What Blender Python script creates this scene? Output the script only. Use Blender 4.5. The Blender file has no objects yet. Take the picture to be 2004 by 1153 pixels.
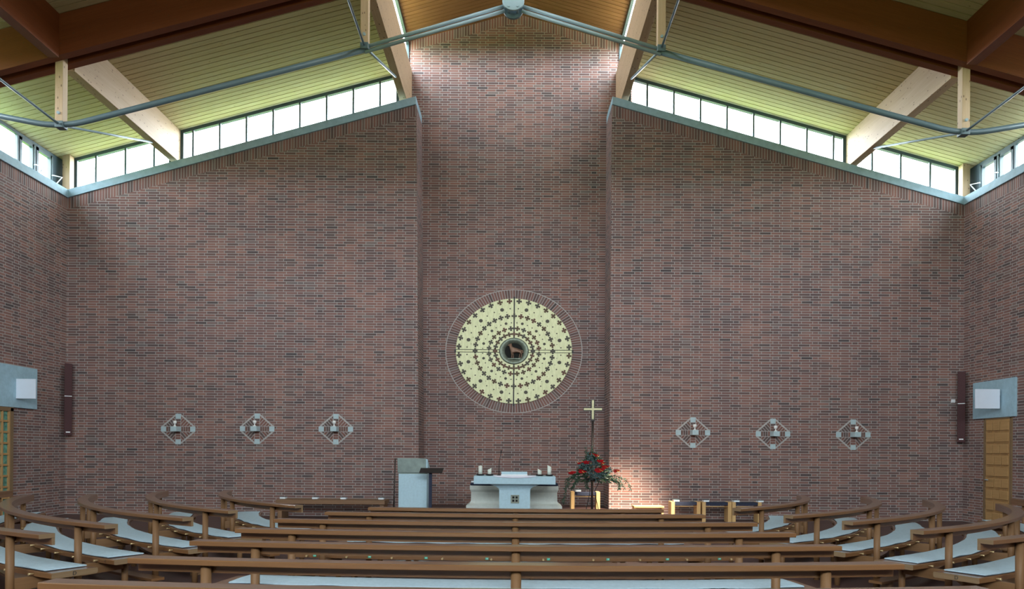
import bpy, math, random
from mathutils import Vector, Matrix
random.seed(7)
PI = math.pi
sc = bpy.context.scene
COL = sc.collection
# ------------------------------------------------------------------ view data (2004 x 1153 frame)
F, PX0, PY0, ROLL, EYE = 1431.0, 1006.0, 885.0, 0.008, 1.6
def P(px, py, d):
    """world point that is seen at pixel (px, py) when it stands d metres in front of the eye"""
    dx, dy = px - PX0, py - PY0
    return Vector(((dx + dy*ROLL)*d/F, d, EYE - (dy - dx*ROLL)*d/F))
D = 17.9          # front face of the brick end wall
XC = -0.08        # roof axis
# ------------------------------------------------------------------ mesh builder
class MB:
    def __init__(s): s.v=[]; s.f=[]; s.m=[]; s.uv=[]; s.sm=[]
    def face(s, idx, mat=0, uv=None, smooth=False):
        s.f.append(idx); s.m.append(mat); s.uv.append(uv); s.sm.append(smooth)
    def poly(s, pts, mat=0):
        b=len(s.v); s.v += [Vector(p) for p in pts]; s.face(list(range(b,b+len(pts))),mat)
    def obox(s, c, ax, ay, az, mat=0):
        """box by centre and three half-axis vectors"""
        c=Vector(c); A=[Vector(ax),Vector(ay),Vector(az)]; b=len(s.v)
        L=[a.length for a in A]; g=L.index(max(L)); o=[i for i in range(3) if i!=g]
        loc=[]
        for k in range(8):
            sg=[1 if k>>i&1 else -1 for i in range(3)]
            s.v.append(c+A[0]*sg[0]+A[1]*sg[1]+A[2]*sg[2]); loc.append([sg[i]*L[i] for i in range(3)])
        r=random.random()*9
        for q in ((0,2,3,1),(4,5,7,6),(0,1,5,4),(2,6,7,3),(0,4,6,2),(1,3,7,5)):
            uv=[(loc[k][g]+r, loc[k][o[0]]+loc[k][o[1]]+r) for k in q]
            s.face([b+k for k in q],mat,uv)
    def box(s,x0,x1,y0,y1,z0,z1,mat=0):
        s.obox(((x0+x1)/2,(y0+y1)/2,(z0+z1)/2),((x1-x0)/2,0,0),(0,(y1-y0)/2,0),(0,0,(z1-z0)/2),mat)
    def prism(s, poly, axis, a0, a1, mat=0, capmat=None):
        """poly: list of 2D points; axis 'x': (y,z) points, 'y': (x,z) points, 'z': (x,y) points"""
        def mk(p,a):
            return {'x':(a,p[0],p[1]),'y':(p[0],a,p[1]),'z':(p[0],p[1],a)}[axis]
        n=len(poly); b=len(s.v); cm=mat if capmat is None else capmat
        for a in (a0,a1): s.v += [Vector(mk(p,a)) for p in poly]
        s.face([b+i for i in range(n)][::-1],cm,[poly[i] for i in range(n)][::-1])
        s.face([b+n+i for i in range(n)],cm,[poly[i] for i in range(n)])
        for i in range(n):
            j=(i+1)%n; e=math.dist(poly[i],poly[j])
            s.face([b+i,b+j,b+n+j,b+n+i],mat,[(0,0),(e,0),(e,a1-a0),(0,a1-a0)])
    def tube(s, pts, r, n=10, mat=0, cap=True, smooth=True):
        pts=[Vector(p) for p in pts]; R=r if isinstance(r,(list,tuple)) else [r]*len(pts)
        b=len(s.v); prev=None; ul=0; us=[]
        for i,p in enumerate(pts):
            t=(pts[min(i+1,len(pts)-1)]-pts[max(i-1,0)]).normalized()
            if prev is None:
                a=Vector((0,0,1)) if abs(t.z)<.9 else Vector((1,0,0)); u=t.cross(a).normalized()
            else: u=(prev-t*prev.dot(t)).normalized()
            prev=u; w=t.cross(u)
            if i: ul+=(p-pts[i-1]).length
            us.append(ul)
            for k in range(n):
                q=2*PI*k/n; s.v.append(p+(u*math.cos(q)+w*math.sin(q))*R[i])
        for i in range(len(pts)-1):
            for k in range(n):
                k2=(k+1)%n; h=.2
                s.face([b+i*n+k,b+i*n+k2,b+(i+1)*n+k2,b+(i+1)*n+k],mat,[(us[i],k/n*h),(us[i],(k+1)/n*h),(us[i+1],(k+1)/n*h),(us[i+1],k/n*h)],smooth)
        if cap:
            s.face([b+k for k in range(n)][::-1],mat); e=b+(len(pts)-1)*n
            s.face([e+k for k in range(n)],mat)
    def lathe(s, prof, c, n=20, mat=0, smooth=True):
        """prof: (r,z) list from bottom to top, about a vertical axis through c"""
        c=Vector(c); b=len(s.v)
        for r,z in prof:
            for k in range(n):
                q=2*PI*k/n; s.v.append(c+Vector((r*math.cos(q),r*math.sin(q),z)))
        for i in range(len(prof)-1):
            for k in range(n):
                k2=(k+1)%n; s.face([b+i*n+k,b+i*n+k2,b+(i+1)*n+k2,b+(i+1)*n+k],mat,None,smooth)
        s.face([b+k for k in range(n)][::-1],mat); e=b+(len(prof)-1)*n; s.face([e+k for k in range(n)],mat)
    def sweep(s, prof, C, t0, t1, n, mat=0, fn=None, cap=None):
        """sweep a closed (r,z) profile round the vertical axis at C=(x,y); angle 0 points to -y"""
        m=len(prof); b=len(s.v); rr=random.random()*9
        per=[0]
        for i in range(m): per.append(per[-1]+math.dist(prof[i],prof[(i+1)%m]))
        for k in range(n+1):
            t=t0+(t1-t0)*k/n
            for i,(r,z) in enumerate(prof):
                if fn: r,z=fn(r,z,k/n,i)
                s.v.append(Vector((C[0]+r*math.sin(t),C[1]-r*math.cos(t),z)))
        R=prof[0][0]; flip = t1<t0
        for k in range(n):
            ua,ub=R*abs(t1-t0)*k/n+rr,R*abs(t1-t0)*(k+1)/n+rr
            for i in range(m):
                j=(i+1)%m
                s.face([b+k*m+i,b+k*m+j,b+(k+1)*m+j,b+(k+1)*m+i],mat,[(ua,per[i]+rr),(ua,per[i+1]+rr),(ub,per[i+1]+rr),(ub,per[i]+rr)])
        cap=mat if cap is None else cap
        s.face([b+i for i in range(m)][::-1],cap,[(p[0],p[1]) for p in prof][::-1])
        s.face([b+n*m+i for i in range(m)],cap,[(p[0],p[1]) for p in prof])
    def build(s, name, mats, parent=None, bevel=0, fix=True):
        me=bpy.data.meshes.new(name); off=Vector((0,0,0))
        q=parent
        while q is not None: off+=q.location; q=q.parent
        me.from_pydata([tuple(v-off) for v in s.v],[],s.f)
        mats=mats if isinstance(mats,(list,tuple)) else [mats]
        for m in mats: me.materials.append(m)
        ul=me.uv_layers.new(name='UVMap'); 
        for i,p in enumerate(me.polygons):
            p.material_index=s.m[i]; p.use_smooth=s.sm[i]
            u=s.uv[i]
            for k,li in enumerate(p.loop_indices):
                if u: ul.data[li].uv=u[k]
                else:
                    co=s.v[s.f[i][k]]; ul.data[li].uv=(co.x+co.y,co.z)
        if fix:
            import bmesh
            bm=bmesh.new(); bm.from_mesh(me); bmesh.ops.recalc_face_normals(bm,faces=bm.faces); bm.to_mesh(me); bm.free()
        me.update()
        o=bpy.data.objects.new(name,me); COL.objects.link(o)
        if parent is not None: o.parent=parent
        if bevel:
            bv=o.modifiers.new('edge','BEVEL'); bv.width=bevel; bv.segments=2; bv.limit_method='ANGLE'; bv.angle_limit=math.radians(40)
        return o
def tag(o,label=None,cat=None,group=None,kind=None):
    if label: o['label']=label
    if cat: o['category']=cat
    if group: o['group']=group
    if kind: o['kind']=kind
    return o
def thing(name,label,cat,loc=(0,0,0),group=None):
    o=bpy.data.objects.new(name,None); COL.objects.link(o); o.location=loc; o.empty_display_size=.1
    return tag(o,label,cat,group,'thing')
def struct(name,loc=(0,0,0)):
    o=bpy.data.objects.new(name,None); COL.objects.link(o); o.location=loc; o.empty_display_size=.1
    o['kind']='structure'; return o
def dup(root,loc,label,rz=None,group=None):
    r=root.copy(); COL.objects.link(r); r.location=loc; r['label']=label
    if rz is not None: r.rotation_euler=(0,0,rz)
    if group: r['group']=group
    for ch in list(root.children):
        c=ch.copy(); COL.objects.link(c); c.parent=r
        for g in list(ch.children):
            d=g.copy(); COL.objects.link(d); d.parent=c
    return r
def clip(poly,a,b,c):
    """keep the part of a convex polygon where a*x+b*y<=c"""
    out=[]
    for i in range(len(poly)):
        p,q=poly[i],poly[(i+1)%len(poly)]; dp=a*p[0]+b*p[1]-c; dq=a*q[0]+b*q[1]-c
        if dp<=0: out.append(p)
        if dp*dq<0:
            t=dp/(dp-dq); out.append((p[0]+(q[0]-p[0])*t,p[1]+(q[1]-p[1])*t))
    return out
def text(name,body,size,mat,parent,loc,rot,ext=.0008):
    cu=bpy.data.curves.new(name,'FONT'); cu.body=body; cu.size=size; cu.extrude=ext; cu.align_x='CENTER'; cu.align_y='CENTER'
    cu.materials.append(mat); o=bpy.data.objects.new(name,cu); COL.objects.link(o)
    off=Vector((0,0,0)); q=parent
    while q is not None: off+=q.location; q=q.parent
    dg=bpy.context.evaluated_depsgraph_get(); me=bpy.data.meshes.new_from_object(o.evaluated_get(dg)); bpy.data.objects.remove(o); bpy.data.curves.remove(cu)
    o=bpy.data.objects.new(name,me); COL.objects.link(o)
    o.parent=parent; o.location=Vector(loc)-off; o.rotation_euler=rot; return o
# ------------------------------------------------------------------ materials
class NT:
    def __init__(s,name):
        s.mat=bpy.data.materials.new(name); s.mat.use_nodes=True; s.t=s.mat.node_tree; s.n=s.t.nodes; s.n.clear()
        s.out=s.n.new('ShaderNodeOutputMaterial')
    def link(s,a,b): s.t.links.new(a,b)
    def put(s,sock,v):
        if hasattr(v,'links') or hasattr(v,'is_linked'): s.link(v,sock)
        else: sock.default_value=v
    def m(s,op,a,b=None,c=None):
        n=s.n.new('ShaderNodeMath'); n.operation=op; s.put(n.inputs[0],a)
        if b is not None: s.put(n.inputs[1],b)
        if c is not None: s.put(n.inputs[2],c)
        return n.outputs[0]
    def mix(s,f,a,b,mode='MIX'):
        n=s.n.new('ShaderNodeMix'); n.data_type='RGBA'; n.blend_type=mode
        s.put(n.inputs[0],f); s.put(n.inputs[6],a if not isinstance(a,tuple) else (*a,1) if len(a)==3 else a); s.put(n.inputs[7],b if not isinstance(b,tuple) else (*b,1) if len(b)==3 else b)
        return n.outputs[2]
    def vec(s,x,y,z=0.0):
        n=s.n.new('ShaderNodeCombineXYZ')
        for i,v in enumerate((x,y,z)): s.put(n.inputs[i],v)
        return n.outputs[0]
    def coord(s,kind='Object'):
        n=s.n.new('ShaderNodeTexCoord'); return n.outputs[kind]
    def sep(s,v):
        n=s.n.new('ShaderNodeSeparateXYZ'); s.link(v,n.inputs[0]); return n.outputs
    def noise(s,v,scale,detail=3.0,rough=.5):
        n=s.n.new('ShaderNodeTexNoise'); s.link(v,n.inputs['Vector']); n.inputs['Scale'].default_value=scale; n.inputs['Detail'].default_value=detail; n.inputs['Roughness'].default_value=rough
        return n.outputs[0]
    def white(s,v):
        n=s.n.new('ShaderNodeTexWhiteNoise'); n.noise_dimensions='3D'; s.link(v,n.inputs['Vector']); return n.outputs[0]
    def ramp(s,f,stops):
        n=s.n.new('ShaderNodeValToRGB'); e=n.color_ramp.elements
        while len(e)<len(stops): e.new(.5)
        for i,(p,c) in enumerate(stops): e[i].position=p; e[i].color=(*c,1)
        s.put(n.inputs[0],f); return n.outputs[0]
    def bsdf(s,col,rough=.6,metal=0.0,bump=None,bs=.2,spec=None):
        b=s.n.new('ShaderNodeBsdfPrincipled'); s.put(b.inputs['Base Color'],(*col,1) if isinstance(col,tuple) and len(col)==3 else col)
        s.put(b.inputs['Roughness'],rough); b.inputs['Metallic'].default_value=metal
        if spec is not None: b.inputs['Specular IOR Level'].default_value=spec
        if bump is not None:
            n=s.n.new('ShaderNodeBump'); n.inputs['Strength'].default_value=bs; n.inputs['Distance'].default_value=.01; s.link(bump,n.inputs['Height']); s.link(n.outputs[0],b.inputs['Normal'])
        s.link(b.outputs[0],s.out.inputs[0]); return s.mat
BRICK=[(0.0,(.075,.058,.058)),(.03,(.115,.076,.072)),(.3,(.172,.096,.085)),(.6,(.220,.112,.094)),(.85,(.255,.130,.106)),(1.0,(.175,.138,.128))]
MORTAR=(.39,.37,.355)
def mat_brick(name,ua,soldier=False):
    k=NT(name); c=k.coord(); x=k.sep(c); u=x[ua]; v=x[2]; H=.0622
    if soldier:
        q=k.m('DIVIDE',u,.069); idx=k.m('FLOOR',q); mor=k.m('LESS_THAN',k.m('SUBTRACT',q,idx),.17); row=k.m('FLOOR',0.0); key=k.vec(idx,7.3,1.0)
    else:
        S,HD=.2765,.141; Pd=3*S+HD
        vv=k.m('DIVIDE',v,H); row=k.m('FLOOR',vv); mv=k.m('LESS_THAN',k.m('SUBTRACT',vv,row),.18)
        par=k.m('FLOORED_MODULO',row,2.0); u2=k.m('ADD',u,k.m('MULTIPLY',par,Pd/2))
        cell=k.m('FLOOR',k.m('DIVIDE',u2,Pd)); mm=k.m('SUBTRACT',u2,k.m('MULTIPLY',cell,Pd))
        ish=k.m('LESS_THAN',mm,HD); m2=k.m('MAXIMUM',k.m('SUBTRACT',mm,HD),0.0); si=k.m('FLOOR',k.m('DIVIDE',m2,S))
        ms=k.m('SUBTRACT',m2,k.m('MULTIPLY',si,S)); nh=k.m('SUBTRACT',1.0,ish)
        loc=k.m('ADD',k.m('MULTIPLY',ish,mm),k.m('MULTIPLY',nh,ms)); mu=k.m('LESS_THAN',loc,.0125)
        mor=k.m('MAXIMUM',mu,mv); idx=k.m('ADD',k.m('MULTIPLY',cell,5.0),k.m('MULTIPLY',nh,k.m('ADD',si,1.0))); key=k.vec(idx,row,2.0)
    r=k.white(key); base=k.ramp(r,BRICK)
    n1=k.noise(c,38.0,4.0,.6); n2=k.noise(c,1.3,3.0)
    b2=k.mix(k.m('MULTIPLY',n1,.55),base,k.mix(.5,base,(.10,.085,.085)))
    pat=k.ramp(n2,[(.38,(.88,.90,.94)),(.62,(1.1,1.06,1.02))])
    b3=k.mix(1.0,b2,pat,'MULTIPLY')
    mo=k.mix(n1,MORTAR,(.34,.32,.305))
    col=k.mix(mor,b3,mo)
    return k.bsdf(col,.85,spec=.25,bump=k.m('SUBTRACT',1.0,mor),bs=.25)
def mat_ring(cx,cz,rx,rz,n):
    k=NT('ring brick'); c=k.coord(); x=k.sep(c)
    a=k.m('ARCTAN2',k.m('DIVIDE',k.m('SUBTRACT',x[2],cz),rz),k.m('DIVIDE',k.m('SUBTRACT',x[0],cx),rx))
    q=k.m('MULTIPLY',a,n/(2*PI)); idx=k.m('FLOOR',q); mor=k.m('LESS_THAN',k.m('SUBTRACT',q,idx),.2)
    base=k.ramp(k.white(k.vec(idx,3.0,5.0)),BRICK); n1=k.noise(c,38.0,4.0)
    col=k.mix(mor,k.mix(k.m('MULTIPLY',n1,.4),base,(.12,.09,.085)),MORTAR)
    return k.bsdf(col,.85,spec=.25)
def mat_wood(name,c1,c2,knots=0.0,rough=.5,kc=(.12,.06,.03),ku=5.0,spec=.3,coat=0.0):
    k=NT(name); uv=k.coord('UV'); s=k.sep(uv)
    v1=k.vec(k.m('MULTIPLY',s[0],1.2),k.m('MULTIPLY',s[1],32.0),0.0); g=k.noise(v1,1.6,5.0,.6)
    v2=k.vec(k.m('MULTIPLY',s[0],.5),k.m('MULTIPLY',s[1],6.0),3.0); g2=k.noise(v2,1.0,2.0)
    f=k.m('ADD',k.m('MULTIPLY',g,.6),k.m('MULTIPLY',g2,.4))
    col=k.ramp(f,[(.32,c1),(.68,c2)])
    if knots:
        n=k.n.new('ShaderNodeTexVoronoi'); n.inputs['Scale'].default_value=1.0; n.inputs['Randomness'].default_value=1.0
        k.link(k.vec(k.m('MULTIPLY',s[0],ku),k.m('MULTIPLY',s[1],ku*2.2),0.0),n.inputs['Vector'])
        kn=k.m('LESS_THAN',n.outputs['Distance'],knots); col=k.mix(k.m('MULTIPLY',kn,.75),col,kc)
    mt=k.bsdf(col,rough,spec=spec)
    if coat:
        b=[n for n in k.n if n.type=='BSDF_PRINCIPLED'][0]; b.inputs['Coat Weight'].default_value=coat; b.inputs['Coat Roughness'].default_value=.16; b.inputs['Coat IOR'].default_value=1.55
    return mt
def mat_plain(name,c,rough=.6,metal=0.0,var=.12,scale=6.0,spec=None,bs=0.0):
    k=NT(name); co=k.coord(); n=k.noise(co,scale,4.0,.6)
    d=tuple(x*(1-var) for x in c); e=tuple(min(1,x*(1+var)) for x in c)
    col=k.ramp(n,[(.3,d),(.7,e)])
    return k.bsdf(col,rough,metal,spec=spec,bump=n if bs else None,bs=bs)
M={}
M['bx']=mat_brick('brick end wall',0); M['by']=mat_brick('brick side wall',1)
M['sx']=mat_brick('soldier brick x',0,True); M['sy']=mat_brick('soldier brick y',1,True)
M['mortar']=mat_plain('mortar',MORTAR,.9,var=.15,scale=20)
M['concrete']=mat_plain('concrete',(.30,.44,.52),.75,var=.1,scale=9,bs=.1)
M['block']=mat_plain('pale concrete block',(.40,.50,.53),.75,var=.08,scale=14)
M['stone']=mat_plain('pale stone',(.42,.585,.67),.7,var=.06,scale=24,bs=.08)
M['stone2']=mat_plain('warm stone',(.62,.66,.62),.7,var=.06,scale=14)
M['stonedark']=mat_plain('green grey stone',(.24,.30,.28),.6,var=.2,scale=5)
M['beam']=mat_wood('glulam pine',(.47,.32,.19),(.58,.42,.27),.15,.55,(.10,.055,.03),ku=6.5)
M['beamdark']=mat_wood('oiled pine girder and shaded beam',(.16,.043,.014),(.215,.064,.021),.09,.5)  # girder colour; on the near outer beams it stands in for shade
M['ceil']=mat_wood('ceiling board pine',(.46,.37,.19),(.60,.50,.28),.06,.55,(.22,.14,.06),ku=3.0)
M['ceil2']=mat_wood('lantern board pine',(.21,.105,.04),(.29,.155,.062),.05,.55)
M['oak']=mat_wood('oiled beech pew',(.140,.061,.022),(.195,.091,.034),0,.36,spec=.5,coat=.8)
M['oakp']=mat_wood('turned beech post',(.150,.074,.030),(.205,.106,.046),0,.55,spec=.3)
M['oakl']=mat_wood('light beech end',(.17,.105,.055),(.22,.145,.08),0,.5)
M['pine']=mat_wood('light stool wood',(.52,.31,.12),(.62,.40,.18),0,.45)
M['brownwood']=mat_wood('brown bench wood',(.17,.09,.045),(.24,.135,.075),0,.5)
M['door']=mat_wood('oak door',(.34,.19,.075),(.45,.27,.115),0,.5)
M['steel']=mat_plain('blue grey painted steel',(.11,.165,.185),.4,.0,var=.06,spec=.5)
M['steel2']=mat_plain('light blue grey painted steel',(.30,.40,.45),.4,.0,var=.04,spec=.5)
M['frame']=mat_plain('window frame',(.06,.10,.125),.5,var=.05)
M['soffit']=mat_plain('blue grey soffit paint',(.035,.055,.12),.6,var=.04)
M['white']=mat_plain('white paint',(.74,.76,.78),.5,var=.02)
M['paper']=mat_plain('white paper',(.75,.80,.84),.6,var=.02)
M['panel']=mat_plain('panel white',(.70,.76,.86),.5,var=.02)
M['speaker']=mat_plain('maroon speaker cloth',(.055,.018,.020),.8,var=.15,scale=60)
M['felt']=mat_plain('grey blue felt',(.385,.50,.57),.95,var=.08,scale=30)
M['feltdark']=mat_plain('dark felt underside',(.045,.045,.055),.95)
M['navy']=mat_plain('navy cushion',(.018,.024,.05),.85,var=.2,scale=20)
M['black']=mat_plain('dark metal',(.022,.019,.02),.5,.2,var=.1)
M['dark']=mat_plain('black recess shade',(.006,.007,.006),.9)  # near-black colour stands in for the shade of a deep recess
M['grille']=mat_plain('grey bronze grille',(.20,.22,.18),.5,.2,var=.1)
M['iron']=mat_plain('brown metal rod',(.028,.02,.018),.5,.3,var=.15)
M['brass']=mat_plain('brass peg',(.62,.46,.24),.35,.5,var=.1)
M['wax']=mat_plain('cream wax',(.72,.78,.70),.5,var=.03)
M['cloth']=mat_plain('white linen',(.76,.76,.86),.8,var=.02)
M['tile']=None
M['red']=mat_plain('red anthurium',(.68,.012,.022),.4,var=.3,scale=30,spec=.6)
M['yel']=mat_plain('yellow spadix',(.65,.40,.10),.6)
M['leaf']=mat_plain('dark green leaf',(.018,.045,.022),.5,var=.4,scale=25)
M['euca']=mat_plain('blue green eucalyptus',(.045,.088,.088),.6,var=.35,scale=25)
M['green']=mat_plain('green number tag',(.02,.36,.26),.5,var=.03)
M['ltext']=mat_plain('pale print',(.62,.80,.74),.6,var=.02)
M['btext']=mat_plain('black print',(.02,.02,.02),.6,var=.02)
M['lamb']=mat_plain('brown bronze',(.20,.115,.075),.5,.35,var=.25,scale=20)
M['cup']=mat_plain('white glazed cup',(.78,.78,.76),.35,var=.02)
def mat_gold():
    k=NT('gilded sheet'); c=k.coord(); s=k.sep(c)
    n=k.noise(k.vec(k.m('MULTIPLY',s[0],14.0),s[1],k.m('MULTIPLY',s[2],3.0)),1.5,5.0,.65)
    col=k.ramp(n,[(.3,(.52,.53,.30)),(.55,(.65,.655,.39)),(.8,(.73,.735,.48))])
    return k.bsdf(col,.5,.15,bump=n,bs=.15)
M['gold']=mat_gold()
M['bz1']=mat_plain('bronze brown',(.085,.052,.026),.6,.2,var=.35,scale=30)
M['bz2']=mat_plain('bronze grey',(.065,.058,.042),.6,.2,var=.3,scale=30)
M['bz3']=mat_plain('bronze red',(.11,.05,.03),.6,.2,var=.3,scale=30)
M['bronze']=mat_plain('green bronze ring',(.17,.20,.155),.45,.5,var=.3,scale=14)
M['goldbar']=mat_plain('polished brass cross',(.28,.255,.14),.35,.4,var=.1)
def mat_glass():
    k=NT('clear window glass'); t=k.n.new('ShaderNodeBsdfTransparent'); t.inputs[0].default_value=(.96,.98,.98,1)
    g=k.n.new('ShaderNodeBsdfGlossy'); g.inputs['Roughness'].default_value=.02
    mx=k.n.new('ShaderNodeMixShader'); mx.inputs[0].default_value=.035; k.link(t.outputs[0],mx.inputs[1]); k.link(g.outputs[0],mx.inputs[2])
    k.link(mx.outputs[0],k.out.inputs[0]); return k.mat
M['glass']=mat_glass()
M['dglass']=mat_plain('green door glass',(.10,.26,.20),.15,var=.5,scale=9)
def mat_tile():
    k=NT('red brown floor tile'); c=k.coord()
    n=k.n.new('ShaderNodeTexBrick'); k.link(c,n.inputs['Vector']); n.offset=.0; n.inputs['Scale'].default_value=1.0
    n.inputs['Brick Width'].default_value=.25; n.inputs['Row Height'].default_value=.25; n.inputs['Mortar Size'].default_value=.006
    n.inputs['Color1'].default_value=(.075,.036,.032,1); n.inputs['Color2'].default_value=(.095,.045,.038,1); n.inputs['Mortar'].default_value=(.06,.048,.045,1)
    nz=k.noise(c,3.0); col=k.mix(k.m('MULTIPLY',nz,.35),n.outputs[0],(.05,.035,.035))
    return k.bsdf(col,.42,spec=.4)
M['tile']=mat_tile()
# ------------------------------------------------------------------ room shell
YB=-6.0; XW=10.98; YN=18.98
SL=.2715
def ztop(x): return 7.73 + .2765*(XW-abs(x))          # brick top line of the gable walls
def zc(x): return 11.73-.27*abs(x-XC)                 # underside of the main ceiling
m=MB(); m.box(-XW-.4,XW+.4,YB-.4,19.3,-.2,0); fl=m.build('floor',M['tile']); fl['kind']='structure'
m=MB(); m.box(-3.3,3.3,13.4,YN,0.0,.22); pf=m.build('floor_platform',M['tile'],bevel=.01); pf['kind']='structure'
# niche edges (taken from the photograph, the left one leans a little)
NLb,NLt,NR=-2.31,-2.46,2.33
def endwall(name,sgn):
    m=MB(); xi_b,xi_t=(NLb,NLt) if sgn<0 else (NR,NR)
    xo=sgn*XW; zt=ztop(xi_t); sb=.27
    front=[(xo,0),(xi_b,0),(xi_b+(xi_t-xi_b)*((zt-sb)/10),zt-sb),(xo,ztop(xo)-sb)]
    top=[(xo,ztop(xo)-sb),(xi_t,zt-sb),(xi_t,zt),(xo,ztop(xo))]
    m.poly([(x,D,z) for x,z in front],0); m.poly([(x,D,z) for x,z in top],1)
    m.poly([(xi_b,D,0),(xi_b,YN+.02,0),(xi_t,YN+.02,zt),(xi_t,D,zt)],2)       # reveal of the niche
    m.poly([(xo,D+.4,0),(xi_b,D+.4,0),(xi_t,D+.4,zt),(xo,D+.4,ztop(xo))],0)     # back
    m.poly([(xo,D,ztop(xo)),(xi_t,D,zt),(xi_t,D+.4,zt),(xo,D+.4,ztop(xo))],0)
    x2=sgn*2.95
    m.poly([(xi_t,D,zt),(x2,D,ztop(x2)),(x2,YN+.02,ztop(x2)),(xi_t,YN+.02,zt)],0)
    m.poly([(x2,D+.4,0),(x2,YN+.02,0),(x2,YN+.02,ztop(x2)),(x2,D+.4,ztop(x2))],0)
    o=m.build(name,[M['bx'],M['sx'],M['by']],fix=False); o['kind']='structure'; return o
endwall('wall_back_left',-1); endwall('wall_back_right',1)
AP=13.0
def zl(x): return AP-.28*abs(x-XC)
m=MB(); sb=.25; L,R=-3.05,3.0
m.poly([(L,YN,0),(R,YN,0),(R,YN,zl(R)-sb),(XC,YN,AP-sb),(L,YN,zl(L)-sb)],0)
m.poly([(L,YN,zl(L)-sb),(XC,YN,AP-sb),(XC,YN,AP),(L,YN,zl(L))],1); m.poly([(XC,YN,AP-sb),(R,YN,zl(R)-sb),(R,YN,zl(R)),(XC,YN,AP)],1)
m.poly([(L,YN+.3,0),(R,YN+.3,0),(R,YN+.3,zl(R)),(XC,YN+.3,AP),(L,YN+.3,zl(L))],0)
m.poly([(L,YN,0),(L,YN+.3,0),(L,YN+.3,zl(L)),(L,YN,zl(L))],0); m.poly([(R,YN,0),(R,YN+.3,0),(R,YN+.3,zl(R)),(R,YN,zl(R))],0)
o=m.build('wall_back_center',[M['bx'],M['sx']],fix=False); o['kind']='structure'
ZS=7.73
for nm,s in (('wall_left',-1),('wall_right',1)):
    m=MB(); a,b=sorted((s*XW,s*(XW+.4)))
    m.box(a,b,YB-.4,D+.4,0,ZS-.26,0); m.box(a,b,YB-.4,D+.4,ZS-.26,ZS,1)
    o=m.build(nm,[M['by'],M['sy']]); o['kind']='structure'
RW=(-7.5,7.5,5.3,8.4)   # added window band, unseen behind the viewer, put in for front light
m=MB(); W3=XW+.3
m.box(-W3,W3,YB-.4,YB,0,RW[2])
for s in (-1,1): m.prism([(s*W3,RW[2]),(s*7.5,RW[2]),(s*7.5,RW[3]),(0,RW[3]),(0,13.0),(s*W3,zc(W3))],'y',YB-.4,YB)
o=m.build('wall_rear',M['bx']); o['kind']='structure'
# concrete copings under the clerestory
CT=.195
def coping(i,sgn):
    m=MB(); xi=(NLt-.005) if sgn<0 else NR+.005; xo=sgn*(XW+.3)
    poly=[(xo,ztop(XW)-.276*.3+.002),(xi,ztop(xi)+.002),(xi,ztop(xi)+CT),(xo,ztop(XW)-.276*.3+CT)]
    m.prism(poly,'y',D-.04,D+.42,0); o=m.build('trim_%d'%i,M['concrete'],bevel=.006); o['kind']='structure'
    # return of the coping along the niche side
    return o
coping(1,-1); coping(2,1)
for i,s in ((3,-1),(4,1)):
    m=MB(); a,b=sorted((s*(XW-.04),s*(XW+.42))); m.box(a,b,YB,D-.02,ZS+.002,ZS+CT); o=m.build('trim_%d'%i,M['concrete'],bevel=.006); o['kind']='structure'
for i,s in ((5,-1),(6,1)):   # coping return along the niche reveal
    m=MB(); xi=(NLt) if s<0 else NR; x2=s*2.6; za=ztop(xi)
    m.prism([(x2,za-.002-.055),(xi,za+.002),(xi,za+CT),(x2,za+CT-.055)],'y',D+.42,YN-.01,0); o=m.build('trim_%d'%i,M['concrete']); o['kind']='structure'
# boarded ceilings with real V joints
def boards(name,xa,xb,zf,y0,y1,pitch,mat,th=.16):
    m=MB(); g=.019; y=y0; dep=.022; mid=(xa+xb)/2
    def strip(ya,yb,dz0,dz1,mat=0):
        b=len(m.v); r=random.random()*20
        for x in (xa,xb):
            m.v += [Vector((x,ya,zf(x)+dz0)),Vector((x,yb,zf(x)+dz1))]
        m.face([b,b+1,b+3,b+2],mat,[(xa+r,ya),(xa+r,yb),(xb+r,yb),(xb+r,ya)])
    while y<y1:
        e=min(y+pitch,y1); strip(y+g/2,e-g/2,0,0); strip(y-g/2,y,dep,dep); strip(y,y+g/2,dep,dep)
        strip(y-g/2,y-g/2+.0005,0,dep); strip(y+g/2-.0005,y+g/2,dep,0); y=e
    b=len(m.v)
    for x in (xa,xb): m.v += [Vector((x,y0,zf(x)+th)),Vector((x,y1,zf(x)+th))]
    m.face([b,b+1,b+3,b+2],0)
    for ya in (y0,y1): m.poly([(xa,ya,zf(xa)),(xb,ya,zf(xb)),(xb,ya,zf(xb)+th),(xa,ya,zf(xa)+th)])
    for x in (xa,xb): m.poly([(x,y0,zf(x)+.0),(x,y1,zf(x)+.0),(x,y1,zf(x)+th),(x,y0,zf(x)+th)])
    o=m.build(name,mat,fix=False); o['kind']='structure'; return o
boards('ceiling_left',XC-2.827,-XW-.29,zc,YB-.3,D+.29,.158,M['ceil'])
boards('ceiling_right',XC+2.827,XW+.29,zc,YB-.3,D+.29,.158,M['ceil'])
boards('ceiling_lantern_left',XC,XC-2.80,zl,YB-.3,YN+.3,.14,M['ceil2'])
boards('ceiling_lantern_right',XC,XC+2.80,zl,YB-.3,YN+.3,.14,M['ceil2'])
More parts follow.
